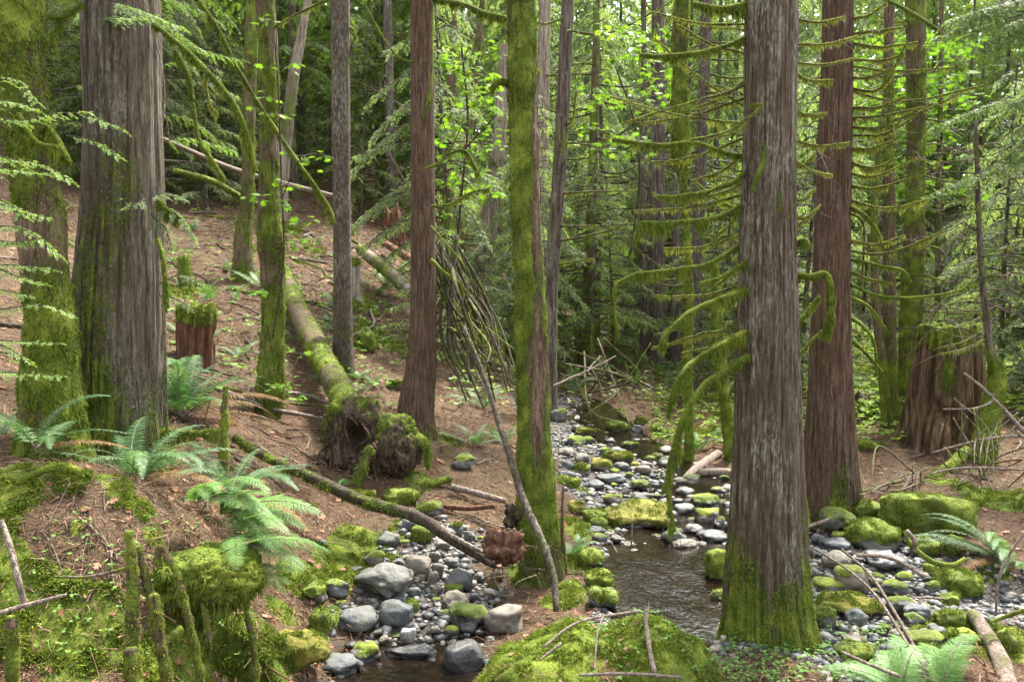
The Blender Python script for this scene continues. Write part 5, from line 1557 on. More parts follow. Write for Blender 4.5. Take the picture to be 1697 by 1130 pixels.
# by the small lower pool
S(580, 682, 932, 1001, 'g', 'long angular grey boulder speckled with lichen, biggest above the small pool', .0, ang=.24, sub=5)
S(555, 625, 1008, 1053, 'b', 'smooth oval blue-grey stone just below the long angular boulder', .0)
S(626, 683, 994, 1050, 'b', 'smooth wedge stone with a pale vein under the long angular boulder', .0)
S(668, 694, 994, 1021, 'g', 'small stone with a green moss cap beside the veined wedge stone', .6)
S(623, 662, 882, 910, 'b', 'smooth grey egg-shaped stone sitting on moss below the long pole', .0)
S(600, 637, 907, 940, 'n', 'round mottled stone between the egg-shaped stone and the long boulder', .25)
S(523, 540, 890, 903, 'w', 'single white pebble lying alone on the brown litter', .0)
S(668, 714, 918, 957, 'n', 'broad brownish stone touching the far end of the long boulder', .0)
S(737, 784, 936, 979, 'd', 'rounded dark slate stone below the split end of the pole', .0)
S(730, 779, 977, 1016, 't', 'pale greenish blocky stone under the rounded slate stone', .0, ang=.22)
S(778, 796, 978, 998, 'b', 'small blue-grey stone wedged beside the pale blocky stone', .0)
S(739, 812, 1000, 1052, 'd', 'dark wet boulder with green moss on its back above the black one', .35, ang=.24)
S(732, 804, 1052, 1119, 'd', 'shiny black wet boulder standing in the small pool', .0, ang=.1, sub=5)
S(661, 689, 1037, 1070, 'w', 'pale upright oval stone at the head of the small pool', .0)
S(699, 718, 1051, 1069, 'w', 'small white stone between the pale oval and the tan one', .0)
S(671, 692, 1065, 1079, 'w', 'flat white stone at the water line under the pale oval', .0)
S(712, 733, 1038, 1056, 't', 'small warm tan stone above the small pool', .0)
S(628, 649, 1052, 1073, 't', 'small brown stone beside the flat white one', .0)
S(617, 634, 1043, 1058, 'g', 'small grey stone tucked under the smooth oval stone', .0)
S(632, 725, 1071, 1095, 'd', 'black wet ledge rock rimming the small pool', .0, ang=.25)
S(575, 632, 1058, 1103, 'b', 'blue-grey boulder flecked with moss beside the small pool', .22, ang=.24)
S(530, 602, 1087, 1121, 'b', 'low bluish slab rock at the lower picture edge by the pool', .0, ang=.28)
S(442, 542, 1043, 1120, 'y', 'domed boulder under thick yellow-green moss below the lady fern', .98, sub=5, fuzz=14000)
S(537, 579, 958, 998, 'd', 'dark stone with a little moss left of the long angular boulder'.replace(' left of', ' beside'), .2)
S(499, 540, 967, 1002, 'm', 'grey stone half covered in moss, nearest the lady fern tip', .6)
S(508, 553, 1006, 1057, 'm', 'bright green mossy stone between the dome and the smooth oval stone', .8)
S(674, 698, 968, 992, 'b', 'small round blue-grey stone hugging the end of the long boulder', .0)
S(689, 707, 949, 963, 't', 'small buff stone on top of the cobble heap', .0)
S(707, 727, 943, 970, 'n', 'brown oval cobble beside the buff one', .0)
S(711, 731, 963, 984, 't', 'pale angular cobble above the fallen red leaf', .0, ang=.25)
S(714, 736, 927, 958, 'b', 'upright blue-grey cobble in the middle of the cobble heap', .0)
S(710, 731, 913, 932, 'n', 'blocky brown cobble at the upper side of the heap', .0, ang=.25)
S(737, 762, 921, 941, 'g', 'square grey cobble just above the slate stone', .0, ang=.25)
S(722, 746, 897, 918, 'n', 'tilted brown cobble touching the long pole', .0, ang=.25)
S(768, 788, 879, 902, 'g', 'grey cobble just beyond the lower end of the pole', .0)
S(742, 768, 865, 892, 'g', 'mossy-backed grey cobble beyond the pole', .4)
S(689, 734, 828, 860, 'g', 'grey stone with a bright moss cap where the pole crosses it', .55)
S(632, 694, 805, 838, 'm', 'vivid green mossy mound stone behind the long pole', .98, fuzz=6000)
S(759, 775, 911, 931, 'b', 'narrow bluish cobble near the split branch', .0)
S(783, 803, 943, 964, 'g', 'dull cobble by the orange rotten lump', .0)
S(664, 690, 862, 892, 'b', 'pale angular stone half hidden beneath the long pole', .0, ang=.28)
S(680, 718, 868, 905, 'm', 'mossy flat stone under the long pole', .9)
S(746, 790, 752, 782, 'g', 'lichen-pale rounded rock on the brown bank past the root plate', .25, ang=.24)
S(655, 700, 868, 884, 'g', 'thin flat stone under the upper end of the cobble heap', .0)
S(800, 870, 1000, 1052, 'n', 'broad brown bedrock slab between the black boulder and the roots', .0, ang=.2)
# stream
S(999, 1114, 828, 880, 'y', 'long low rock under brown-gold moss lying across the stream', .75, ang=.2, sub=5, fuzz=9000)
S(1054, 1112, 829, 860, 'y', 'mossy rock humped behind the long low rock', .9)
S(940, 972, 825, 852, 'y', 'small moss ball rock beside the tall mossy trunk', .95)
S(966, 1010, 839, 868, 'm', 'dark green mossy rock next to the long low rock', .95)
S(979, 1008, 858, 885, 'm', 'mossy stone at the stream edge under the dark green one', .85)
S(938, 965, 791, 810, 'm', 'small bright moss rock up behind the moss ball', .95)
S(1045, 1086, 816, 834, 'g', 'flat pale grey slab behind the humped mossy rock', .0)
S(1046, 1078, 795, 818, 'd', 'black wet stone with a tiny moss cap mid-stream', .3)
S(989, 1040, 784, 803, 'b', 'flat bluish slab upstream of the black wet stone', .0)
S(978, 1018, 761, 787, 'y', 'rounded stone topped with brown moss upstream', .45)
S(998, 1051, 748, 776, 'y', 'wide grey stone with a flat brown moss top upstream', .42)
S(947, 980, 770, 792, 'm', 'mossy stone at the upstream pool edge', .7)
S(1018, 1044, 768, 785, 'b', 'bluish stone beside the wide moss-topped one', .0)
S(1044, 1061, 766, 780, 'y', 'little square stone with yellow moss upstream', .7)
S(1068, 1087, 753, 766, 'm', 'little round mossy stone on the upstream gravel', .95)
S(1082, 1100, 748, 760, 'm', 'little mossy stone behind the round one on the gravel', .95)
S(1031, 1060, 727, 744, 'd', 'dark stone with moss back in the upstream bend', .4)
S(953, 990, 705, 727, 'y', 'tan mossy rock on the far bend of the stream', .5)
S(1046, 1067, 699, 720, 'b', 'angular blue-grey block at the far bend', .0, ang=.28)
S(1006, 1047, 692, 718, 'm', 'dark mossy rock beside the angular block at the far bend', .6)
S(946, 969, 701, 719, 'd', 'dark wet stone behind the tan mossy rock', .1)
S(910, 941, 676, 704, 'g', 'lichened pale grey boulder at the far end of the stream', .15, ang=.28)
S(1051, 1074, 685, 704, 'm', 'small mossy rock behind the angular block', .8)
S(1119, 1156, 831, 856, 'g', 'smooth grey stone under the hanging mossy arm', .0)
S(1149, 1197, 814, 842, 'b', 'big blue-grey stone with a moss crest below the creek logs', .3)
S(1154, 1195, 836, 871, 'n', 'brown stone with moss next to the big cedar', .35)
S(1184, 1208, 849, 884, 'd', 'dark wet stone touching the big cedar', .1)
S(1135, 1171, 864, 889, 'g', 'grey oval stone at the head of the large pool', .0)
S(1158, 1212, 877, 901, 'b', 'flat slate slab at the water line by the big cedar', .0)
S(1098, 1141, 873, 906, 'd', 'dark greenish stone at the head of the large pool', .1)
S(1114, 1162, 888, 912, 't', 'tan stone sitting low in the large pool', .0)
S(1011, 1032, 888, 902, 'g', 'small grey stone in the water by the mossy bank', .0)
S(1031, 1060, 893, 905, 'd', 'flat dark stone in the water by the mossy bank', .0)
S(1042, 1062, 904, 916, 'n', 'brownish stone just breaking the large pool surface', .0)
S(1066, 1087, 881, 890, 'd', 'flat wet stone under the long low mossy rock', .0)
S(1171, 1213, 899, 968, 'm', 'mossy bank boulder against the big cedar foot', .8)
S(955, 1003, 908, 948, 'm', 'mossy bank rock above the small streamside fern', .9)
S(968, 1016, 942, 982, 'm', 'mossy bank rock with a wet foot beside the large pool', .7)
S(975, 1028, 974, 1016, 'd', 'dark wet rock with green back between the pool and the hummock', .4)
S(1178, 1205, 968, 1000, 'm', 'low mossy rock at the pool side of the big cedar foot', .8)
# cobble bed by the big cedar
S(1473, 1618, 813, 894, 'm', 'largest boulder, smothered in deep moss, above the dark hollow', 1.0, ang=.14, sub=5, fuzz=26000)
S(1415, 1467, 828, 876, 'm', 'ball of moss boulder beside the largest mossy boulder', 1.0, fuzz=7000)
S(1364, 1424, 842, 894, 'g', 'dark green-grey boulder at the foot of the fluted cedar', .2, ang=.2)
S(1413, 1500, 862, 919, 'm', 'slanting boulder with bright moss top under the moss ball', .62, ang=.2)
S(1362, 1414, 893, 919, 'd', 'low dark stone beneath the green-grey boulder', .0)
S(1440, 1512, 918, 954, 'd', 'black layered rock inside the dark hollow', .0, ang=.3)
S(1517, 1567, 892, 928, 'm', 'mossy boulder below the largest one', .95)
S(1565, 1607, 888, 926, 'm', 'mossy boulder beside the big fern root', .95)
S(1366, 1418, 911, 950, 't', 'tan-grey stone leaning on the mossy-topped pale boulder', .0)
S(1388, 1449, 928, 987, 't', 'pale boulder with a mossy crown amid the cobbles', .22, ang=.18)
S(1347, 1404, 955, 984, 'b', 'bluish stone with a moss flank touching the big cedar', .35)
S(1361, 1474, 981, 1024, 'y', 'long rock with a brown-green moss back across the cobbles', .72, ang=.2)
S(1406, 1443, 1005, 1039, 'b', 'round blue-grey stone before the long moss-backed rock', .0)
S(1353, 1389, 999, 1046, 'm', 'moss-topped stone with an orange leaf by the big cedar foot', .55)
S(1463, 1509, 960, 989, 'b', 'blue-green stone with a moss edge mid-cobbles', .25)
S(1475, 1524, 982, 1020, 'b', 'blue-green stone with a moss streak under the other', .22)
S(1502, 1553, 1001, 1030, 'b', 'slanting bluish slab stone in the cobbles', .0, ang=.26)
S(1534, 1573, 1003, 1028, 'g', 'grey slab stone beside the slanting bluish one', .0, ang=.26)
S(1536, 1560, 962, 990, 'g', 'upright grey-green stone below the dark hollow', .3)
S(1534, 1567, 938, 964, 'g', 'grey stone with moss cap at the mouth of the dark hollow', .4)
S(1515, 1537, 974, 990, 'b', 'small teal stone between the mossy-edged stones', .0)
S(1558, 1642, 945, 994, 'm', 'wide mossy boulder under the big fern fronds', .95, sub=5, fuzz=9000)
S(1563, 1595, 986, 1012, 'm', 'small mossy stone under the wide mossy boulder', .9)
S(1555, 1620, 1010, 1047, 'm', 'flat mossy rock above the pale cut log', .85)
S(1508, 1573, 1046, 1069, 'g', 'flat grey rock patched with moss near the lower edge', .25)
S(1572, 1629, 1044, 1074, 'm', 'mossy rock littered with brown leaves beside the pale cut log', .6)
S(1393, 1451, 1066, 1104, 'm', 'low mossy rock over the frond tips at the lower edge', .9)
S(1400, 1441, 1052, 1069, 'n', 'flat brown stone lying under the round blue-grey one', .0)
S(1396, 1419, 1063, 1079, 'b', 'small bluish stone near the flat brown one', .0)
S(1372, 1388, 1055, 1068, 'b', 'small smooth blue pebble stone at the big cedar foot', .0)
S(1439, 1460, 1032, 1048, 'b', 'small pale blue stone below the long moss-backed rock', .0)
S(1476, 1493, 1036, 1050, 't', 'small tan stone in the lower cobbles', .0)
S(1343, 1375, 911, 932, 'b', 'bluish cobble close behind the big cedar', .0)
S(1345, 1360, 887, 909, 'b', 'upright cobble close behind the big cedar', .0)
S(1343, 1360, 937, 962, 'g', 'dark cobble close behind the big cedar', .1)
S(1660, 1700, 1036, 1088, 'm', 'mossy mound stone behind the pale cut log', .95)
S(1424, 1456, 728, 752, 'm', 'round moss cushion stone on the litter by the fluted cedar', 1.0)

S(640, 668, 626, 646, 'm', 'small mossy rock at the base of the red cedar', .95)
S(585, 622, 535, 585, 'm', 'dark mossy rock tucked behind the grey fir', .9)
S(690, 722, 598, 628, 'm', 'shaded mossy rock behind the red cedar foot', .8)

ZONES = [('cobbles heaped above the small pool', 'loose river cobble in the heap above the small pool', (560, 800, 890, 1100), 75, (10, 24)),
         ('cobbles beside the big cedar', 'loose river cobble in the stony bed beside the big lichen-flecked cedar', (1345, 1600, 890, 1085), 100, (10, 30)),
         ('stones of the stream bed', 'loose wet stone in the stream bed upstream of the large pool', (930, 1215, 725, 905), 150, (8, 24)),
         ('stones of the far bend', 'far loose stone on the stream bend by the pale grey boulder', (920, 1090, 690, 745), 34, (5, 12))]
for gname, lab, (a0, a1, b0, b1), k, (s0, s1) in ZONES:
    q = 0
    for tr in range(k * 8):
        if q >= k:
            break
        px, py = R.uniform(a0, a1), R.uniform(b0, b1)
        g = ghit(px, py, water=True)
        b, _ = chan(g[0:1], g[1:2])
        sz = float(np.clip(R.gamma(3, (s0 + s1) / 6), s0 * .7, s1 * 1.4))
        r = sz * g[1] / FPX / 2
        if b[0] > .35 or any((g[0] - x) ** 2 + (g[1] - y) ** 2 < (r * .8 + w * .75) ** 2 for x, y, w in STONE_XY):
            continue
        S(px - sz / 2, px + sz / 2, py - sz * R.uniform(.5, .75), py, R.choice(list('ggbbbntd')), lab, R.choice([0, 0, 0, .3]), name='cobble', group=gname, fuzz=0, sub=3)
        q += 1

# moss hummock in front of the viewer
hc = at(985, 1085, 4.95)
u, f = ICO[5]
q = u * np.array([.78, .62, .48])
q = q * (1 + .22 * fbm(u * 1.5 + 4, 3, 131) + .06 * fbm(u * 5, 3, 132))[:, None]
q[:, 2] += .10 * np.exp(-((u[:, 0] - .55) / .3) ** 2) * (u[:, 2] > 0) - .06 * np.exp(-((u[:, 0] - .1) / .2) ** 2)
hg = float(height(hc[0:1], hc[1:2])[0])
HV = q + np.array([hc[0], hc[1], hg - .02])
ha = np.clip(.55 + .5 * u[:, 2] + .6 * fbm(HV * 4, 3, 133) - .5 * np.exp(-((HV[:, 0] - hc[0] - .02) / .10) ** 2) * (u[:, 2] > .1) * sst(-.6, .1, fbm(HV * 6, 2, 8)), 0, 1)
t = NT('hummock')
co = t.coords()
lit = t.ramp(t.noise(co, 60, 5, .75, .8), [(.32, (.04, .02, .013)), (.5, (.14, .072, .05)), (.7, (.30, .2, .15))])
mn = t.noise(co, 16, 5, .7)
mk = t.ramp(t.math('ADD', t.attr(), t.math('MULTIPLY', t.math('SUBTRACT', mn, .5), 1.1)), [(.4, 0.), (.58, 1.)])
c = t.mix(mk, lit, moss_color(t, co))
M['hummock'] = t.done(t.bsdf(c, .9, t.bump(t.noise(co, 45, 5, .75), .8, .03), .15))
mb = MB()
mb.add(HV, f, 0, ha)
hloc = np.array([hc[0], hc[1], hg])
hum = empty('moss_hummock', hloc, 'big rounded hummock carpeted in bright moss and dry litter between pool and viewer', 'hummock')
mb.build('mound', M['hummock'], hum, origin=hloc)
moss_fuzz(hum, HV, f, sst(.4, .65, ha) * (u[:, 2] > -.5), 60000, .010, .028, droop=.3)
P, N, _ = sample(HV, f, 700, np.clip(1 - ha, 0, 1) * (u[:, 2] > 0))
mb = MB()
L = R.gamma(2.2, .025, len(P)).clip(.015, .2)
D = R.normal(size=P.shape)
D = nrm(D - N * (D * N).sum(1, keepdims=True) + N * .15)
diamonds(mb, P + N * .006, D, nrm(np.cross(D, N)), L, np.full(len(P), .004))
curled_leaves(mb, P[:120] + N[:120] * .004, N[:120], R.uniform(.02, .05, 120))
tag(mb.build('dry_litter', M['litter'], hum, origin=hloc, smooth=False), kind='stuff')

# ------------------------------------------------------------------ ferns
def frond_mesh(name, L, pairs, wid, arch, bip=False, mat='fern', seed=0, droop=.35):
    rng = np.random.default_rng(seed)
    s = np.linspace(0, 1, 24)
    el = arch
    ang_ = el - (el + droop) * s ** 1.25
    d = np.stack([np.cos(ang_), 0 * s, np.sin(ang_)], -1)
    P = np.concatenate([[np.zeros(3)], np.cumsum(d[:-1] * L / 23, 0)])
    P[:, 1] += .05 * L * np.sin(s * 2.4 + seed)
    mb = MB()
    tubes(mb, P[None], (.0045 * (1 - .75 * s) * (L / .8))[None], 5, 1)
    k = np.linspace(.10, .985, pairs)
    pos = np.stack([np.interp(k, s, P[:, c]) for c in range(3)], -1)
    tan = nrm(np.stack([np.interp(k, s, np.gradient(P[:, c])) for c in range(3)], -1))
    prof = np.minimum(1, (k / .22)) ** .6 * np.clip(1.02 - k, 0, 1) ** .62 * 1.25
    for sg in (-1, 1):
        side = nrm(np.cross(tan, UP)) * sg
        nn = np.cross(side, tan) * sg
        D = nrm(side + tan * (.18 + .5 * k[:, None]) - UP * .12 + rng.normal(size=pos.shape) * .07 + nn * .12)
        ln = wid * prof * rng.uniform(.9, 1.08, pairs)
        S_ = nrm(tan - D * (tan * D).sum(1, keepdims=True))
        if not bip:
            wd = .62 * L / pairs
            # two-segment blade that droops at the tip
            n = pairs
            V = np.stack([pos - S_ * wd * .42, pos + S_ * wd * .55, pos + D * ln[:, None] * .55 + S_ * wd * .36, pos + D * ln[:, None] - UP * ln[:, None] * .16,
                          pos + D * ln[:, None] * .55 - S_ * wd * .30], 1)
            b = np.arange(n)[:, None] * 5
            o = mb.n
            mb.add(V, b + np.array([[0, 1, 2, 4]]))
            mb.f.append(b + o + np.array([[4, 2, 3]]))
            mb.m.append(np.zeros(n, np.int32))
        else:
            for j, tt in enumerate(np.linspace(.08, .96, 12)):
                pp = pos + D * (ln * tt)[:, None] - UP * (ln * tt ** 2 * .14)[:, None]
                pl = ln * .26 * (1 - tt) ** .6 + .004
                for s2 in (-1, 1):
                    diamonds(mb, pp, nrm(S_ * s2 + D * .55), D, pl, pl * .36)
    return mb.mesh(name, [M[mat], M['stick']], smooth=False)


FRONDS = {'sword': [frond_mesh('sword_frond', .85, 46, .105, a, False, 'fern', i, dr) for i, (a, dr) in enumerate(((.9, .35), (1.1, .5), (.7, .3), (.5, .25), (1.2, .7)))],
          'dead': [frond_mesh('dead_frond', .8, 40, .09, a, False, 'deadfern', 30 + i, dr) for i, (a, dr) in enumerate(((.15, .6), (.3, .9)))],
          'lady': [frond_mesh('lady_frond', .8, 26, .17, a, True, 'ladyfern', 10 + i, dr) for i, (a, dr) in enumerate(((.8, .4), (.5, .45), (1.0, .6)))]}


def fern(p, n, size, label, kind='sword', az=None, lift=0.0, group=None, flat=0.0):
    root = empty('fern' if kind == 'sword' else 'lady_fern', p, label, 'fern', group)
    dead = 0 if kind != 'sword' or n < 6 else n // 4
    for k in range(n + dead):
        a = (2 * np.pi * k / n + R.uniform(-.3, .3)) if az is None else R.uniform(*az)
        kd = 'dead' if k >= n else kind
        me = FRONDS[kd][R.integers(len(FRONDS[kd]))]
        o = bpy.data.objects.new('frond', me)
        COL.objects.link(o)
        o.parent = root
        s = size * R.uniform(.72, 1.12)
        o.scale = (s, s, s)
        o.rotation_euler = (R.uniform(-.3, .3), R.uniform(-.25, .25) + flat, a)
        o.location = (0, 0, lift)
    return root


def F(px, py, n, sz, label, kind='sword', az=None, flat=0.0, Y=None, group=None):
    p = ghit(px, py) if Y is None else at(px, py, Y)
    p = p + np.array([0, 0, .01])
    return fern(p, n, sz * p[1] / FPX / .72, label, kind, az, 0.0, group, flat)


F(228, 800, 17, 160, 'large sword fern spreading at the foot of the broad cedar', Y=5.75)
F(300, 690, 17, 165, 'sword fern behind the broad cedar beneath the broken stump', Y=8.0)
F(60, 745, 7, 140, 'sparse sword fern against the mossy leaning trunk', Y=5.3)
F(2, 730, 8, 90, 'sword fern cut by the picture edge beside the mossy leaning trunk', Y=6)
F(385, 830, 14, 135, 'browning sword fern around the upright mossy stub', Y=6.1)
F(470, 800, 7, 70, 'small sword fern in the brown litter just beyond the long pole')
for k, (px, py, Y, a) in enumerate(((330, 835, 5.3, (-1.2, .2)), (385, 850, 5.3, (-1.4, -.1)), (400, 905, 5.2, (-1.5, .3)), (405, 960, 5.15, (-1.5, .4)))):
    F(px, py, 6, 140 if k < 3 else 110, ('pale lady fern highest in the cascade beside the mound', 'pale lady fern under the highest one of the cascade', 'broad pale lady fern in the middle of the cascade', 'lowest pale lady fern of the cascade, over the bank cavity')[k], 'lady', a, .1, Y)
F(575, 805, 5, 55, 'tiny fern springing at the base of the root plate')
F(620, 640, 5, 45, 'tiny upright fern between the fallen trunk and the red cedar')
F(950, 925, 9, 55, 'small fern on the mossy bank beside the large pool')
F(785, 740, 8, 70, 'bright fern beneath the heap of mossy limbs')
F(830, 735, 7, 60, 'bright fern between the lichen stick and the mossy trunk')
F(800, 680, 8, 70, 'fern shaded by the heap of mossy limbs')
F(1660, 930, 11, 125, 'big sword fern over the mossy boulders near the picture edge', az=(2.2, 4.4), Y=7.2)
F(1690, 960, 5, 90, 'dark low fern behind the big one at the picture edge', Y=7.0)
F(1490, 1150, 7, 130, 'pale lady fern cut by the lower picture edge', 'lady', (.6, 2.6), 0, 5.0)
F(1560, 1150, 6, 130, 'second pale lady fern at the lower edge, nearer the cut log', 'lady', (.4, 2.2), 0, 5.0)
F(1160, 745, 8, 75, 'upright bright fern on the far bank by the creek logs')
F(1435, 730, 3, 30, 'tiny fern growing out of the round moss cushion stone', Y=12.3)
F(345, 500, 7, 60, 'fern halfway up the brown slope near the broken stump')
F(430, 480, 8, 60, 'fern on the brown slope behind the slender mossy maple')
F(340, 330, 10, 75, 'shadowed fern high on the slope under the mossy bough')
F(640, 470, 5, 45, 'fern on the slope between the grey fir and the red cedar')
for k in range(28):      # small ferns of the near slope
    px, py = R.uniform(290, 680), R.uniform(380, 700)
    F(px, py, 6, R.uniform(28, 48), 'little fern growing out of the brown litter of the slope', group='little ferns on the brown slope')
for k in range(34):      # ferns of the far slope
    px, py = (R.uniform(760, 1110), R.uniform(470, 660)) if k < 24 else (R.uniform(1380, 1690), R.uniform(560, 640)) if k < 30 else (R.uniform(120, 560), R.uniform(200, 330))
    F(px, py, 8, R.uniform(38, 62), 'distant fern on the slope beyond the stream, seen between tall trunks' if k < 24 else 'distant fern in the bright clearing beyond the tall stump' if k < 30 else 'distant fern high on the brown slope',
      group='ferns of the far slope' if k < 24 else 'ferns of the bright clearing' if k < 30 else 'ferns high on the slope')

# ------------------------------------------------------------------ small leafy plants
LOBES = [(0, 0)] + [(r * math.cos(a), r * math.sin(a)) for a, r in zip(np.linspace(-2.5, 2.5, 19), [.35, .6, .38, .55, .85, .5, .62, .95, .6, 1.05, .6, .95, .62, .5, .85, .55, .38, .6, .35])]
LOBES = np.array(LOBES)


def maple_leaves(mb, P, D, N, size, mat=0):
    """Star-shaped lobed leaves: fan of triangles."""
    S_ = nrm(np.cross(N, D))
    N = np.cross(D, S_)
    n = len(P)
    z = -.28 * (LOBES[:, 1] ** 2) - .12 * LOBES[:, 0] ** 2
    V = P[:, None] + size[:, None, None] * (D[:, None] * LOBES[None, :, :1] + S_[:, None] * LOBES[None, :, 1:] + N[:, None] * z[None, :, None])
    b = np.arange(n)[:, None, None] * 20
    tri_ = np.array([[0, k, k + 1] for k in range(1, 19)])
    mb.add(V, (b + tri_[None]).reshape(-1, 3), mat)


def maple(name, label, stems, clusters, leaf=.075, per=9, group=None, base=None, stemmat='darkstick'):
    """stems: polylines of (px,py,Y,width px); clusters: (px,py,Y,spread px)."""
    b = base if base is not None else at(*stems[0][0][:3])
    root = empty(name, b, label, 'maple', group)
    for st in stems:
        a = np.array(st, float)
        A = spline(np.column_stack([at(a[:, 0], a[:, 1], a[:, 2]), a[:, 3] * a[:, 2] / FPX / 2]), 24)
        mb = MB()
        add_tube(mb, A[:, :3], A[:, 3], 7)
        mb.build('stem', M[stemmat], root, origin=b)
    mb = MB()
    for (px, py, Y, sp) in clusters:
        c = at(px, py, Y)
        r = sp * Y / FPX
        n = max(3, int(per * R.uniform(.8, 1.3)))
        P = c + R.normal(size=(n, 3)) * np.array([r, r * .8, r * .28]) * .6
        D = nrm((P - c) * np.array([1, 1, .2]) + R.normal(size=(n, 3)) * r * .25 - UP * r * .22)
        N = nrm(UP + R.normal(size=(n, 3)) * .32)
        maple_leaves(mb, P, D, N, leaf * R.uniform(.65, 1.2, n))
        pth = np.stack([np.repeat(c[None], n, 0), (c + P) / 2 - UP * .01, P], 1)
        tubes(mb, pth, np.full((n, 3), .0022), 3, 1)
    mb.build('foliage', [M['maple'], M['stick']], root, origin=b, smooth=False)
    return root


maple('vine_maple', 'bright green lobed leaves fluttering along the slender mossy maple', [[(452, 560, 9.7, 3), (470, 430, 9.5, 3), (466, 300, 9.4, 3), (462, 160, 9.4, 3), (455, 60, 9.4, 2)], [(466, 330, 9.4, 2), (500, 262, 9.3, 2), (545, 258, 9.2, 1.5)]],
      [(436, 35, 9.4, 22), (480, 110, 9.3, 30), (445, 160, 9.4, 22), (465, 190, 9.3, 26), (505, 258, 9.2, 34), (540, 262, 9.2, 18), (470, 305, 9.3, 22), (490, 400, 9.3, 22), (500, 365, 9.3, 26), (420, 325, 9.4, 22), (460, 335, 9.4, 22), (430, 485, 9.5, 14), (455, 640, 9.6, 20), (500, 585, 9.6, 30), (470, 640, 9.6, 14), (495, 660, 9.5, 14)], per=6)
maple('vine_maple', 'bright vine maple with layered leaves between the red cedar and the mossy trunk', [[(752, 470, 12.5, 4), (764, 330, 12.3, 4), (775, 200, 12.2, 4), (765, 80, 12, 3)], [(768, 250, 12.2, 3), (800, 215, 12, 2), (832, 180, 12, 2)]],
      [(R.uniform(735, 835), y, R.uniform(11.6, 12.8), R.uniform(16, 28)) for y in np.linspace(75, 330, 40)] + [(745, 355, 12.4, 18), (755, 400, 12.4, 16)], per=8, leaf=.085)
maple('vine_maple', 'bright vine maple leaves high over the stream near the shaggy stem', [[(1045, 420, 13.5, 4), (1060, 300, 13.2, 4), (1050, 200, 13, 3), (1020, 110, 13, 3)], [(1055, 240, 13, 2), (1085, 195, 13, 2), (1110, 160, 13, 2)]],
      [(R.uniform(975, 1115), R.uniform(20, 270), R.uniform(12, 14), R.uniform(18, 34)) for k in range(36)], per=8, leaf=.09)
maple('vine_maple', 'yellow-green maple boughs glowing behind the slim alders', [[(1430, 520, 24, 5), (1450, 330, 24, 5), (1500, 200, 24, 4), (1560, 100, 24, 4)]],
      [(R.uniform(1410, 1600), R.uniform(60, 330), R.uniform(20, 27), R.uniform(20, 40)) for k in range(110)], per=13, leaf=.16)


def herbs(n, box, size, name, mat, hmax, label=None, leaf=3, dmin=0, rngy=None):
    """Small plants of the forest floor: three-parted leaves on thin stalks."""
    mb = MB()
    pts = []
    for k in range(n):
        pts.append(ghit(R.uniform(box[0], box[1]), R.uniform(box[2], box[3])))
    P = np.array(pts)
    h = R.uniform(.25, 1, n) * hmax
    T = P + np.stack([R.normal(size=n) * h * .3, R.normal(size=n) * h * .3, h], -1)
    tubes(mb, np.stack([P, (P + T) / 2 + R.normal(size=(n, 3)) * .01, T], 1), np.full((n, 3), .0018), 3)
    for k in range(leaf):
        a = R.uniform(0, 6.28, n)
        D = nrm(np.stack([np.cos(a), np.sin(a), R.uniform(-.35, .3, n)], -1))
        N = nrm(UP + R.normal(size=(n, 3)) * .35)
        S_ = nrm(np.cross(N, D))
        diamonds(mb, T, D, S_, size * R.uniform(.6, 1.2, n), size * R.uniform(.45, .75, n), 0, .5)
    return tag(mb.build(name, M[mat], smooth=False), kind='stuff')


herbs(420, (1190, 1500, 1040, 1130), .035, 'ground_cover', 'herb', .06)
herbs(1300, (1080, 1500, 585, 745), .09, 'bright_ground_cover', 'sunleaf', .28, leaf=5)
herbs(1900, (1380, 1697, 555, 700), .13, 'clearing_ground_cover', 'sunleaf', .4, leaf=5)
herbs(170, (60, 430, 860, 1120), .03, 'bank_ground_cover', 'herb', .07)
herbs(500, (740, 1150, 520, 680), .12, 'slope_ground_cover', 'cedarleaf', .35, leaf=5)
herbs(420, (270, 700, 300, 680), .09, 'hillside_ground_cover', 'herb', .2, leaf=4)
# clover-like sprigs on the hummock
k = R.choice(len(HV), 170, p=(lambda w: w / w.sum())((HV[:, 0] > hc[0] - .1) * (u[:, 2] > .1) * 1.0))
P = HV[k]
mb = MB()
T_ = P + np.stack([R.normal(size=170) * .012, R.normal(size=170) * .012, R.uniform(.015, .05, 170)], -1)
tubes(mb, np.stack([P, (P + T_) / 2, T_], 1), np.full((170, 3), .0013), 3)
for j in range(3):
    a = R.uniform(0, 6.28, 170)
    D = np.stack([np.cos(a), np.sin(a), R.uniform(-.3, .2, 170)], -1)
    diamonds(mb, T_, nrm(D), nrm(np.cross(UP + R.normal(size=D.shape) * .3, D)), R.uniform(.018, .034, 170), R.uniform(.014, .024, 170), 0, .55)
tag(mb.build('clover_sprigs', M['herb'], hum, origin=hloc, smooth=False), kind='stuff')

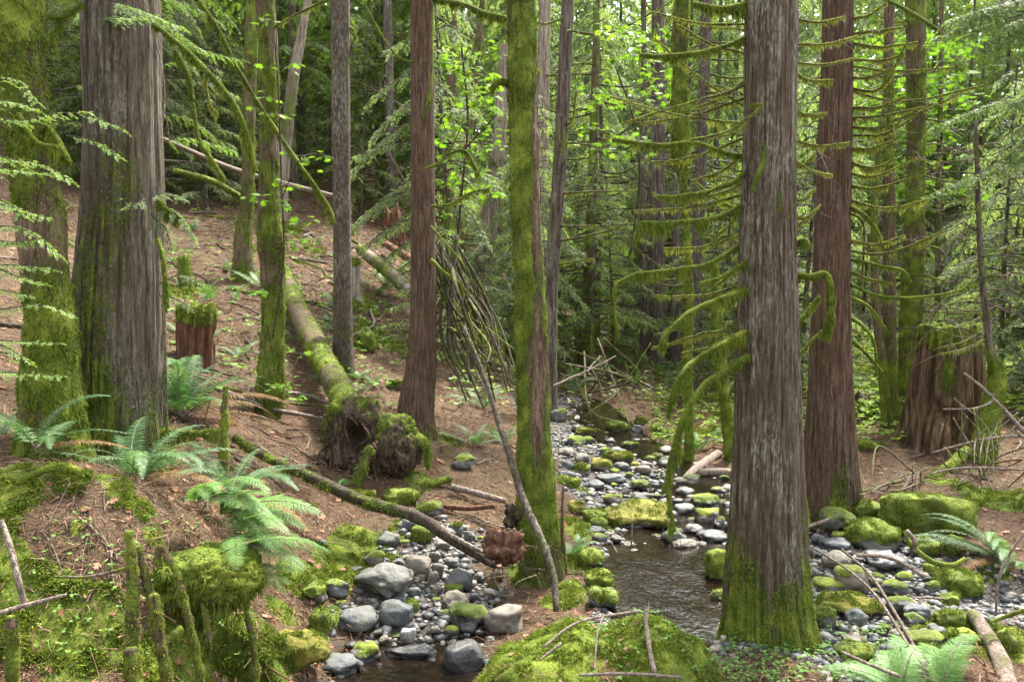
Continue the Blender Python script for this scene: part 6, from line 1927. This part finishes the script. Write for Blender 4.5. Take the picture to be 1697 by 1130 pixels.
# ------------------------------------------------------------------ conifers
def sprays(mb, paths, rng, step, tlen, lleaf, wleaf, droop=.25, leafstep=.05, mat=0, t0=.12, fl=.55, minl=.25):
    """Flat needle sprays along branch paths."""
    PP, DD, SS, LL, TP, TR_ = [], [], [], [], [], []
    for b in paths:
        seg = np.linalg.norm(np.diff(b, axis=0), axis=1)
        cum = np.concatenate([[0], np.cumsum(seg)])
        L = cum[-1]
        n = max(3, int(L * (1 - t0) / step * 2))
        s = (t0 + (1 - t0) * (np.arange(n) + rng.random(n) * .8) / n) * L
        s = s.clip(0, L * .999)
        pos = np.stack([np.interp(s, cum, b[:, c]) for c in range(3)], -1)
        tan = nrm(np.stack([np.interp(s, cum, np.gradient(b[:, c])) for c in range(3)], -1))
        side = nrm(np.cross(tan, UP)) * np.where(np.arange(n) % 2, 1, -1)[:, None]
        d = nrm(tan * .75 + side * rng.uniform(.6, 1.0, (n, 1)) - UP * droop * rng.uniform(.5, 1.5, (n, 1)) + rng.normal(size=(n, 3)) * .12)
        tl = tlen * np.maximum(minl, (1 - s / L)) ** .6 * rng.uniform(.6, 1.15, n)
        m = max(3, int(tlen / leafstep))
        q = np.linspace(.08, 1, m)
        pt = pos[:, None] + d[:, None] * (tl[:, None] * q)[..., None] - UP * (tl[:, None] * q ** 2 * droop * .8)[..., None]
        dt = nrm(d[:, None] - UP * (q * droop * 1.4)[None, :, None])
        sd_ = nrm(np.cross(dt, UP + rng.normal(size=dt.shape) * .25))
        for sg in (-1, 1):
            dl = nrm(dt * .85 + sd_ * sg * fl + rng.normal(size=dt.shape) * .12)
            PP.append(pt.reshape(-1, 3))
            DD.append(dl.reshape(-1, 3))
            SS.append(nrm(np.cross(np.cross(dt, sd_), dl)).reshape(-1, 3))
            LL.append((lleaf * (1.15 - .6 * q)[None, :] * rng.uniform(.7, 1.25, (n, m))).ravel())
        TP.append(np.stack([pos, pos + d * tl[:, None] * .5 - UP * (tl * .2 * droop)[:, None], pos + d * tl[:, None] - UP * (tl * droop * .8)[:, None]], 1))
    if not PP:
        return
    P, D, S_, L = np.concatenate(PP), np.concatenate(DD), np.concatenate(SS), np.concatenate(LL)
    diamonds(mb, P, D, S_, L, wleaf * L / lleaf, mat)
    return np.concatenate(TP)


def bough(p0, az, L, up, droop, n=9, rng=R, wob=.05):
    s = np.linspace(0, 1, n)
    h = np.array([math.cos(az), math.sin(az), 0])
    w = np.cumsum(rng.normal(size=(n, 3)) * wob * L / n, 0)
    return p0 + h * (L * s)[:, None] + UP * (up * L * s - droop * L * s ** 2)[:, None] + w


def conifer(seed, H, r0, zlo, R0, nb, leaf, bark, lleaf, wleaf, step, tl, dead=20, droop=.45, name='conifer', sweep=0.0):
    rng = np.random.default_rng(seed)
    z = np.linspace(-.4, H, 40)
    path = np.stack([sweep * (z / H) ** 2 + .06 * np.sin(z * .5 + seed), .06 * np.cos(z * .4 + seed), z], -1)
    rad = np.maximum(.02, r0 * (1 - (z / H).clip(0)) ** .8 * (1 + .6 * np.exp(-z.clip(0) / .35)))
    mt = MB()
    add_tube(mt, path, rad, 14, lambda th, V, i: 1 + .07 * vn(np.stack([np.cos(th) * 2 + 0 * V[..., 2], np.sin(th) * 2 + 0 * V[..., 2], V[..., 2] * .3], -1), seed), 0, lambda V: .3 + .6 * fbm(V * 1.5, 3, seed))
    dp = []
    for k in range(dead):
        zz = rng.uniform(1.2, max(zlo * 1.4, 4.5))
        dp.append(bough(np.array([np.interp(zz, z, path[:, 0]), np.interp(zz, z, path[:, 1]), zz]), rng.uniform(0, 6.28), rng.uniform(.6, 1.9), .1, rng.uniform(.05, .35), 9, rng))
    if dp:
        dp = np.array(dp)
        tubes(mt, dp, np.linspace(.014, .004, 9)[None].repeat(len(dp), 0), 4)
        k = rng.integers(0, len(dp), len(dp) * 5)
        j = rng.integers(2, 8, len(k))
        a = dp[k, j]
        e = a + rng.normal(size=a.shape) * .16 - UP * .08
        tubes(mt, np.stack([a, (a + e) / 2 + rng.normal(size=a.shape) * .02, e], 1), np.full((len(k), 3), .0035), 3)
    mc = MB()
    bp = []
    for k in range(nb):
        f_ = (k + rng.random()) / nb
        zz = zlo + (H - zlo) * f_
        L = R0 * (1 - f_) ** .75 * rng.uniform(.55, 1.15) + .25
        if rng.random() < .12:
            continue
        bp.append(bough(np.array([np.interp(zz, z, path[:, 0]), np.interp(zz, z, path[:, 1]), zz]), k * 2.4 + rng.normal() * .4, L, rng.uniform(.0, .35), droop * rng.uniform(.6, 1.4), 9, rng))
    tw = sprays(mc, bp, rng, step, tl, lleaf, wleaf, .35)
    bp = np.array(bp)
    tubes(mc, bp, np.linspace(.018, .004, 9)[None].repeat(len(bp), 0), 4, 1)
    tubes(mc, tw, np.array([[.004, .003, .0015]]).repeat(len(tw), 0), 3, 1)
    return mt.mesh(name + '_trunk', M[bark]), mc.mesh(name + '_crown', [M[leaf], M['darkstick']], smooth=False)


def tree_obj(name, meshes, loc, rz, sc, label, cat, group=None):
    r = empty(name, loc, label, cat, group)
    r.rotation_euler = (0, 0, rz)
    r.scale = (sc, sc, sc)
    for nm, me in zip(('trunk', 'crown'), meshes):
        o = bpy.data.objects.new(nm, me)
        COL.objects.link(o)
        o.parent = r
    return r


TALL = [conifer(401, 19, .17, 4.0, 2.7, 95, 'conifer', 'far_bark', .11, .034, .17, .62, 26),
        conifer(402, 21, .20, 6.0, 3.0, 95, 'conifer', 'far_bark', .12, .036, .18, .66, 34, .6),
        conifer(403, 17, .14, 2.6, 2.5, 100, 'cedarleaf', 'hemlock', .12, .04, .17, .6, 22, .7),
        conifer(404, 20, .18, 5.0, 3.1, 95, 'sunleaf', 'far_bark', .12, .036, .18, .66, 26, .5),
        conifer(405, 22, .22, 7.5, 2.8, 85, 'cedarleaf', 'hemlock', .13, .042, .18, .66, 40, .8)]
SAP = [conifer(411, 3.2, .035, .25, 1.15, 46, 'cedarleaf', 'far_bark', .06, .02, .085, .34, 0, .35, sweep=.2),
       conifer(412, 4.6, .05, .4, 1.4, 56, 'conifer', 'far_bark', .065, .022, .095, .38, 6, .45, sweep=-.25),
       conifer(413, 2.2, .025, .15, .95, 38, 'hemleaf', 'far_bark', .05, .016, .075, .3, 0, .3),
       conifer(414, 6.5, .06, .6, 1.7, 64, 'cedarleaf', 'hemlock', .075, .025, .11, .45, 10, .6, sweep=.3)]

GAPS = [(-200, 60, 'behind the mossy leaning trunk'), (60, 260, 'behind the broad double cedar'), (260, 430, 'between the broad cedar and the slender mossy maple'), (430, 550, 'between the slender mossy maple and the grey fir'),
        (550, 690, 'between the grey fir and the red cedar'), (690, 850, 'between the red cedar and the mossy trunk'), (850, 930, 'between the mossy trunk and the leaning hemlock'), (930, 1080, 'between the leaning hemlock and the dark straight hemlock'),
        (1080, 1230, 'between the dark hemlock and the lichen-flecked cedar'), (1230, 1340, 'behind the lichen-flecked cedar'), (1340, 1420, 'behind the fluted cedar'), (1420, 1510, 'behind the slim alders'), (1510, 1640, 'behind the tall cut stump'), (1640, 2000, 'beyond the bent young hemlock')]


def gap(x):
    for a, b, s in GAPS:
        if a <= x < b:
            return s
    return 'beyond the picture edge trunks'


ORD = ['first', 'second', 'third', 'fourth', 'fifth', 'sixth', 'seventh', 'eighth', 'ninth', 'tenth', 'eleventh', 'twelfth', 'thirteenth', 'fourteenth', 'fifteenth', 'sixteenth', 'seventeenth', 'eighteenth', 'nineteenth', 'twentieth']
PLACED = []


def scatter(n, pxr, Yr, kinds, scr, dmin, what, cat, group, ylim=None, pick=None):
    todo = []
    for tr in range(n * 12):
        if len(todo) >= n:
            break
        Y = Yr[0] * (Yr[1] / Yr[0]) ** R.random()
        px = R.uniform(*pxr)
        H_ = 14 if cat == 'conifer' else 4
        x = (px - W0 / 2) / FPX * Y
        if any((x - a) ** 2 + (Y - b) ** 2 < (dmin * c) ** 2 for a, b, c in PLACED):
            continue
        if 1380 < px < 1650 and Y < 23 or 1400 < px < 1760 and Y < 36 and H_ > 8 or 930 < px < 1250 and Y < 18 or 420 < px < 720 and Y < 23.5:
            continue
        bch, _ = chan(np.array([x]), np.array([Y]))
        if bch[0] < .7:
            continue
        PLACED.append((x, Y, 1.0))
        todo.append((px, x, Y))
    rows = {}
    for px, x, Y in todo:
        k = R.integers(len(kinds))
        band = 'nearer' if Y < (Yr[0] * Yr[1]) ** .5 else 'farther'
        rows.setdefault((k, band, gap(px)), []).append((px, x, Y))
    for (k, band, gp_), L in rows.items():
        L.sort()
        for i, (px, x, Y) in enumerate(L):
            kn = kinds[k]
            lab = (what % ((ORD[i] + ' ') if len(L) > 1 else '', band, kn[2])) + ' ' + gp_
            z = float(height(np.array([x]), np.array([Y]))[0])
            tree_obj(kn[1], kn[0], (x, Y, z - .05), R.uniform(0, 6.28), R.uniform(*scr), lab, cat)


for k, T in TR.items():
    if len(k) < 4 and k[0] in 'TB':
        PLACED.append((T['base'][0], T['base'][1], .7))
TK = [(TALL[0], 'hemlock_tree', 'dark hemlock'), (TALL[1], 'fir_tree', 'tall fir'), (TALL[2], 'cedar_tree', 'drooping cedar'), (TALL[3], 'hemlock_tree', 'sunlit hemlock'), (TALL[4], 'cedar_tree', 'high-crowned cedar')]
SK = [(SAP[0], 'cedar_sapling', 'pale cedar sapling'), (SAP[1], 'hemlock_sapling', 'dark hemlock sapling'), (SAP[2], 'hemlock_sapling', 'small bright hemlock sapling'), (SAP[3], 'cedar_sapling', 'tall cedar sapling')]
scatter(22, (-150, 1850), (18, 30), TK, (.6, .82), 2.1, '%s%s %s', 'conifer', None)
scatter(54, (-200, 1900), (30, 58), TK, (.75, 1.12), 2.6, '%sfar %s %s', 'conifer', None)
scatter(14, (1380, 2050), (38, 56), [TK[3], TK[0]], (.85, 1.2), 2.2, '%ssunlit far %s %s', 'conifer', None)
scatter(46, (560, 1850), (14.5, 26), SK, (.8, 1.3), 1.0, '%s%s %s', 'sapling', None)
scatter(50, (-100, 1900), (24, 45), SK, (.9, 1.5), 1.5, '%sdistant %s %s', 'sapling', None)
scatter(9, (1790, 2050), (12, 18), [SK[3], SK[1]], (.9, 1.3), 1.0, '%s%s, close, %s', 'sapling', None)
scatter(16, (430, 720), (24, 32), TK[:3], (.6, .85), 1.3, '%sslope-top %s %s', 'conifer', None)
scatter(26, (60, 640), (19, 34), [SK[3], SK[1], SK[0]], (.9, 1.4), 1.2, '%s%s, upslope, %s', 'sapling', None)

# far wood: everything beyond, read as one mass of leaves and pale stems
rng = np.random.default_rng(77)
n = 800000
Y = 52 + 46 * rng.random(n) ** 1.2
px = rng.uniform(-500, 2200, n)
x = (px - W0 / 2) / FPX * Y
cl = rng.random(n)
zt = 38 * rng.random(n) ** 1.15
P = np.stack([x, Y, zt], -1)
keep = (fbm(P * np.array([.16, .1, .11]), 3, 401) + .55 - zt / 60) > rng.random(n) * .46 - .16
P = P[keep]
P[:, 2] += height0(P[:, 0], P[:, 1]) - 1
n = len(P)
D = nrm(rng.normal(size=(n, 3)) * np.array([1, 1, .45]) - UP * .5)
S_ = nrm(np.cross(D, rng.normal(size=(n, 3)) * .6 + UP * .2))
L = rng.uniform(.3, .9, n)
mb = MB()
diamonds(mb, P, D, S_, L, L * .42)
m = 70
bx = (rng.uniform(-500, 2200, m) - W0 / 2) / FPX * 60
by = rng.uniform(58, 85, m)
bz = height0(bx, by)
P0 = np.stack([bx, by, bz - .5], -1)
P1 = P0 + np.stack([rng.normal(size=m), rng.normal(size=m) * .5, rng.uniform(20, 34, m)], -1)
tubes(mb, np.stack([P0, P0 * .7 + P1 * .3, P0 * .3 + P1 * .7, P1], 1), np.array([[.26, .2, .13, .05]]) * rng.uniform(.5, 1.1, (m, 1)), 6, 1)
tag(mb.build('distant_forest', [M['farleaf'], M['far_bark']], smooth=False), kind='stuff')

# ------------------------------------------------------------------ low hanging sprays near the viewer
def spray_branch(key, name, label, boughs, lleaf, wleaf, step, tl, leaf, droop=.25, parent=None, cat='bough', group=None, rb=.006):
    """Leafy boughs as picture polylines (px, py, Y)."""
    ps = []
    for b in boughs:
        a = np.array(b, float)
        ps.append(spline(at(a[:, 0], a[:, 1], a[:, 2]), 16))
    mb = MB()
    tw = sprays(mb, ps, R, step, tl, lleaf, wleaf, droop, leafstep=lleaf * .55, t0=.1)
    P = np.array(ps)
    tubes(mb, P, np.linspace(rb, .0015, 16)[None].repeat(len(P), 0), 5, 1)
    tubes(mb, tw, np.array([[.0018, .0013, .0008]]).repeat(len(tw), 0), 3, 1)
    if parent is not None:
        o = mb.build(name, [M[leaf], M['darkstick']], TR[parent]['root'], origin=TR[parent]['base'], smooth=False)
        if label:
            o['label'] = label
        return o
    o = mb.build(name, [M[leaf], M['darkstick']], None, origin=ps[0][0], smooth=False)
    return tag(o, label, cat, group)


# hemlock sprays hanging in front of the mossy leaning trunk
SB = [[(-40, 185, 5.0), (30, 200, 4.9), (90, 190, 4.8), (150, 185, 4.8)], [(-40, 240, 4.9), (10, 262, 4.8), (60, 270, 4.7), (120, 300, 4.7)], [(-40, 380, 4.9), (10, 375, 4.8), (50, 385, 4.7), (100, 425, 4.7)],
      [(-30, 430, 4.8), (20, 455, 4.7), (70, 470, 4.65)], [(-40, 520, 4.8), (20, 510, 4.7), (70, 505, 4.65), (120, 520, 4.65)], [(-40, 150, 5.3), (20, 130, 5.2), (60, 170, 5.1)],
      [(140, 190, 5.4), (170, 200, 5.3), (205, 215, 5.25)], [(110, 225, 5.4), (160, 235, 5.3), (200, 262, 5.25)], [(-40, 560, 4.7), (10, 575, 4.6), (50, 600, 4.6)], [(-40, 320, 4.9), (10, 335, 4.8), (40, 360, 4.75)]]
for k in range(9):
    y = R.uniform(150, 620)
    SB.append([(-60, y, 5.1), (R.uniform(-10, 20), y + R.uniform(-8, 12), 4.95), (R.uniform(40, 110), y + R.uniform(0, 30), 4.85)])
spray_branch('', 'hemlock_bough', None, SB, .028, .0085, .05, .15, 'hemleaf', .18, parent='T1')
SB = [[(255, 345, 6.2), (285, 350, 6.0), (310, 375, 5.95), (322, 395, 5.95)], [(240, 330, 6.15), (220, 340, 6.0), (205, 330, 5.95)], [(255, 325, 6.15), (280, 320, 6.0), (305, 330, 5.9)], [(250, 355, 6.15), (275, 380, 6.0), (285, 415, 5.95)],
      [(265, 470, 6.4), (300, 455, 6.4), (335, 470, 6.3)], [(265, 490, 6.4), (290, 495, 6.3), (320, 510, 6.3)]]
spray_branch('', 'cedar_bough', None, SB, .032, .010, .05, .16, 'cedarleaf', .35, parent='T2')
SB = [[(130, 20, 7.5), (200, 30, 6.0), (260, 30, 5.8)], [(180, 0, 6.2), (230, 15, 6.0), (300, 45, 5.8)], [(100, 150, 8), (180, 130, 8.2), (300, 100, 8.5)], [(262, 235, 8), (320, 230, 8.2), (390, 250, 8.5)], [(262, 190, 8.6), (310, 195, 8.8), (370, 240, 9)], [(280, 40, 8.6), (330, 80, 8.8), (400, 100, 9)]]
spray_branch('', 'hemlock_bough', None, SB, .036, .011, .055, .22, 'hemleaf', .3, parent='T2')
SB = []
for k in range(16):
    x, y = R.uniform(1560, 1720), R.uniform(10, 330)
    SB.append([(1740, y - 30, 11.5), ((x + 1740) / 2, y - 25, 11), (x - 40, y + R.uniform(0, 30), 10.6)])
spray_branch('', 'cedar_bough', 'heavy green cedar boughs sweeping in past the bent young hemlock', SB, .06, .02, .085, .38, 'conifer', .5, cat='bough', rb=.012)
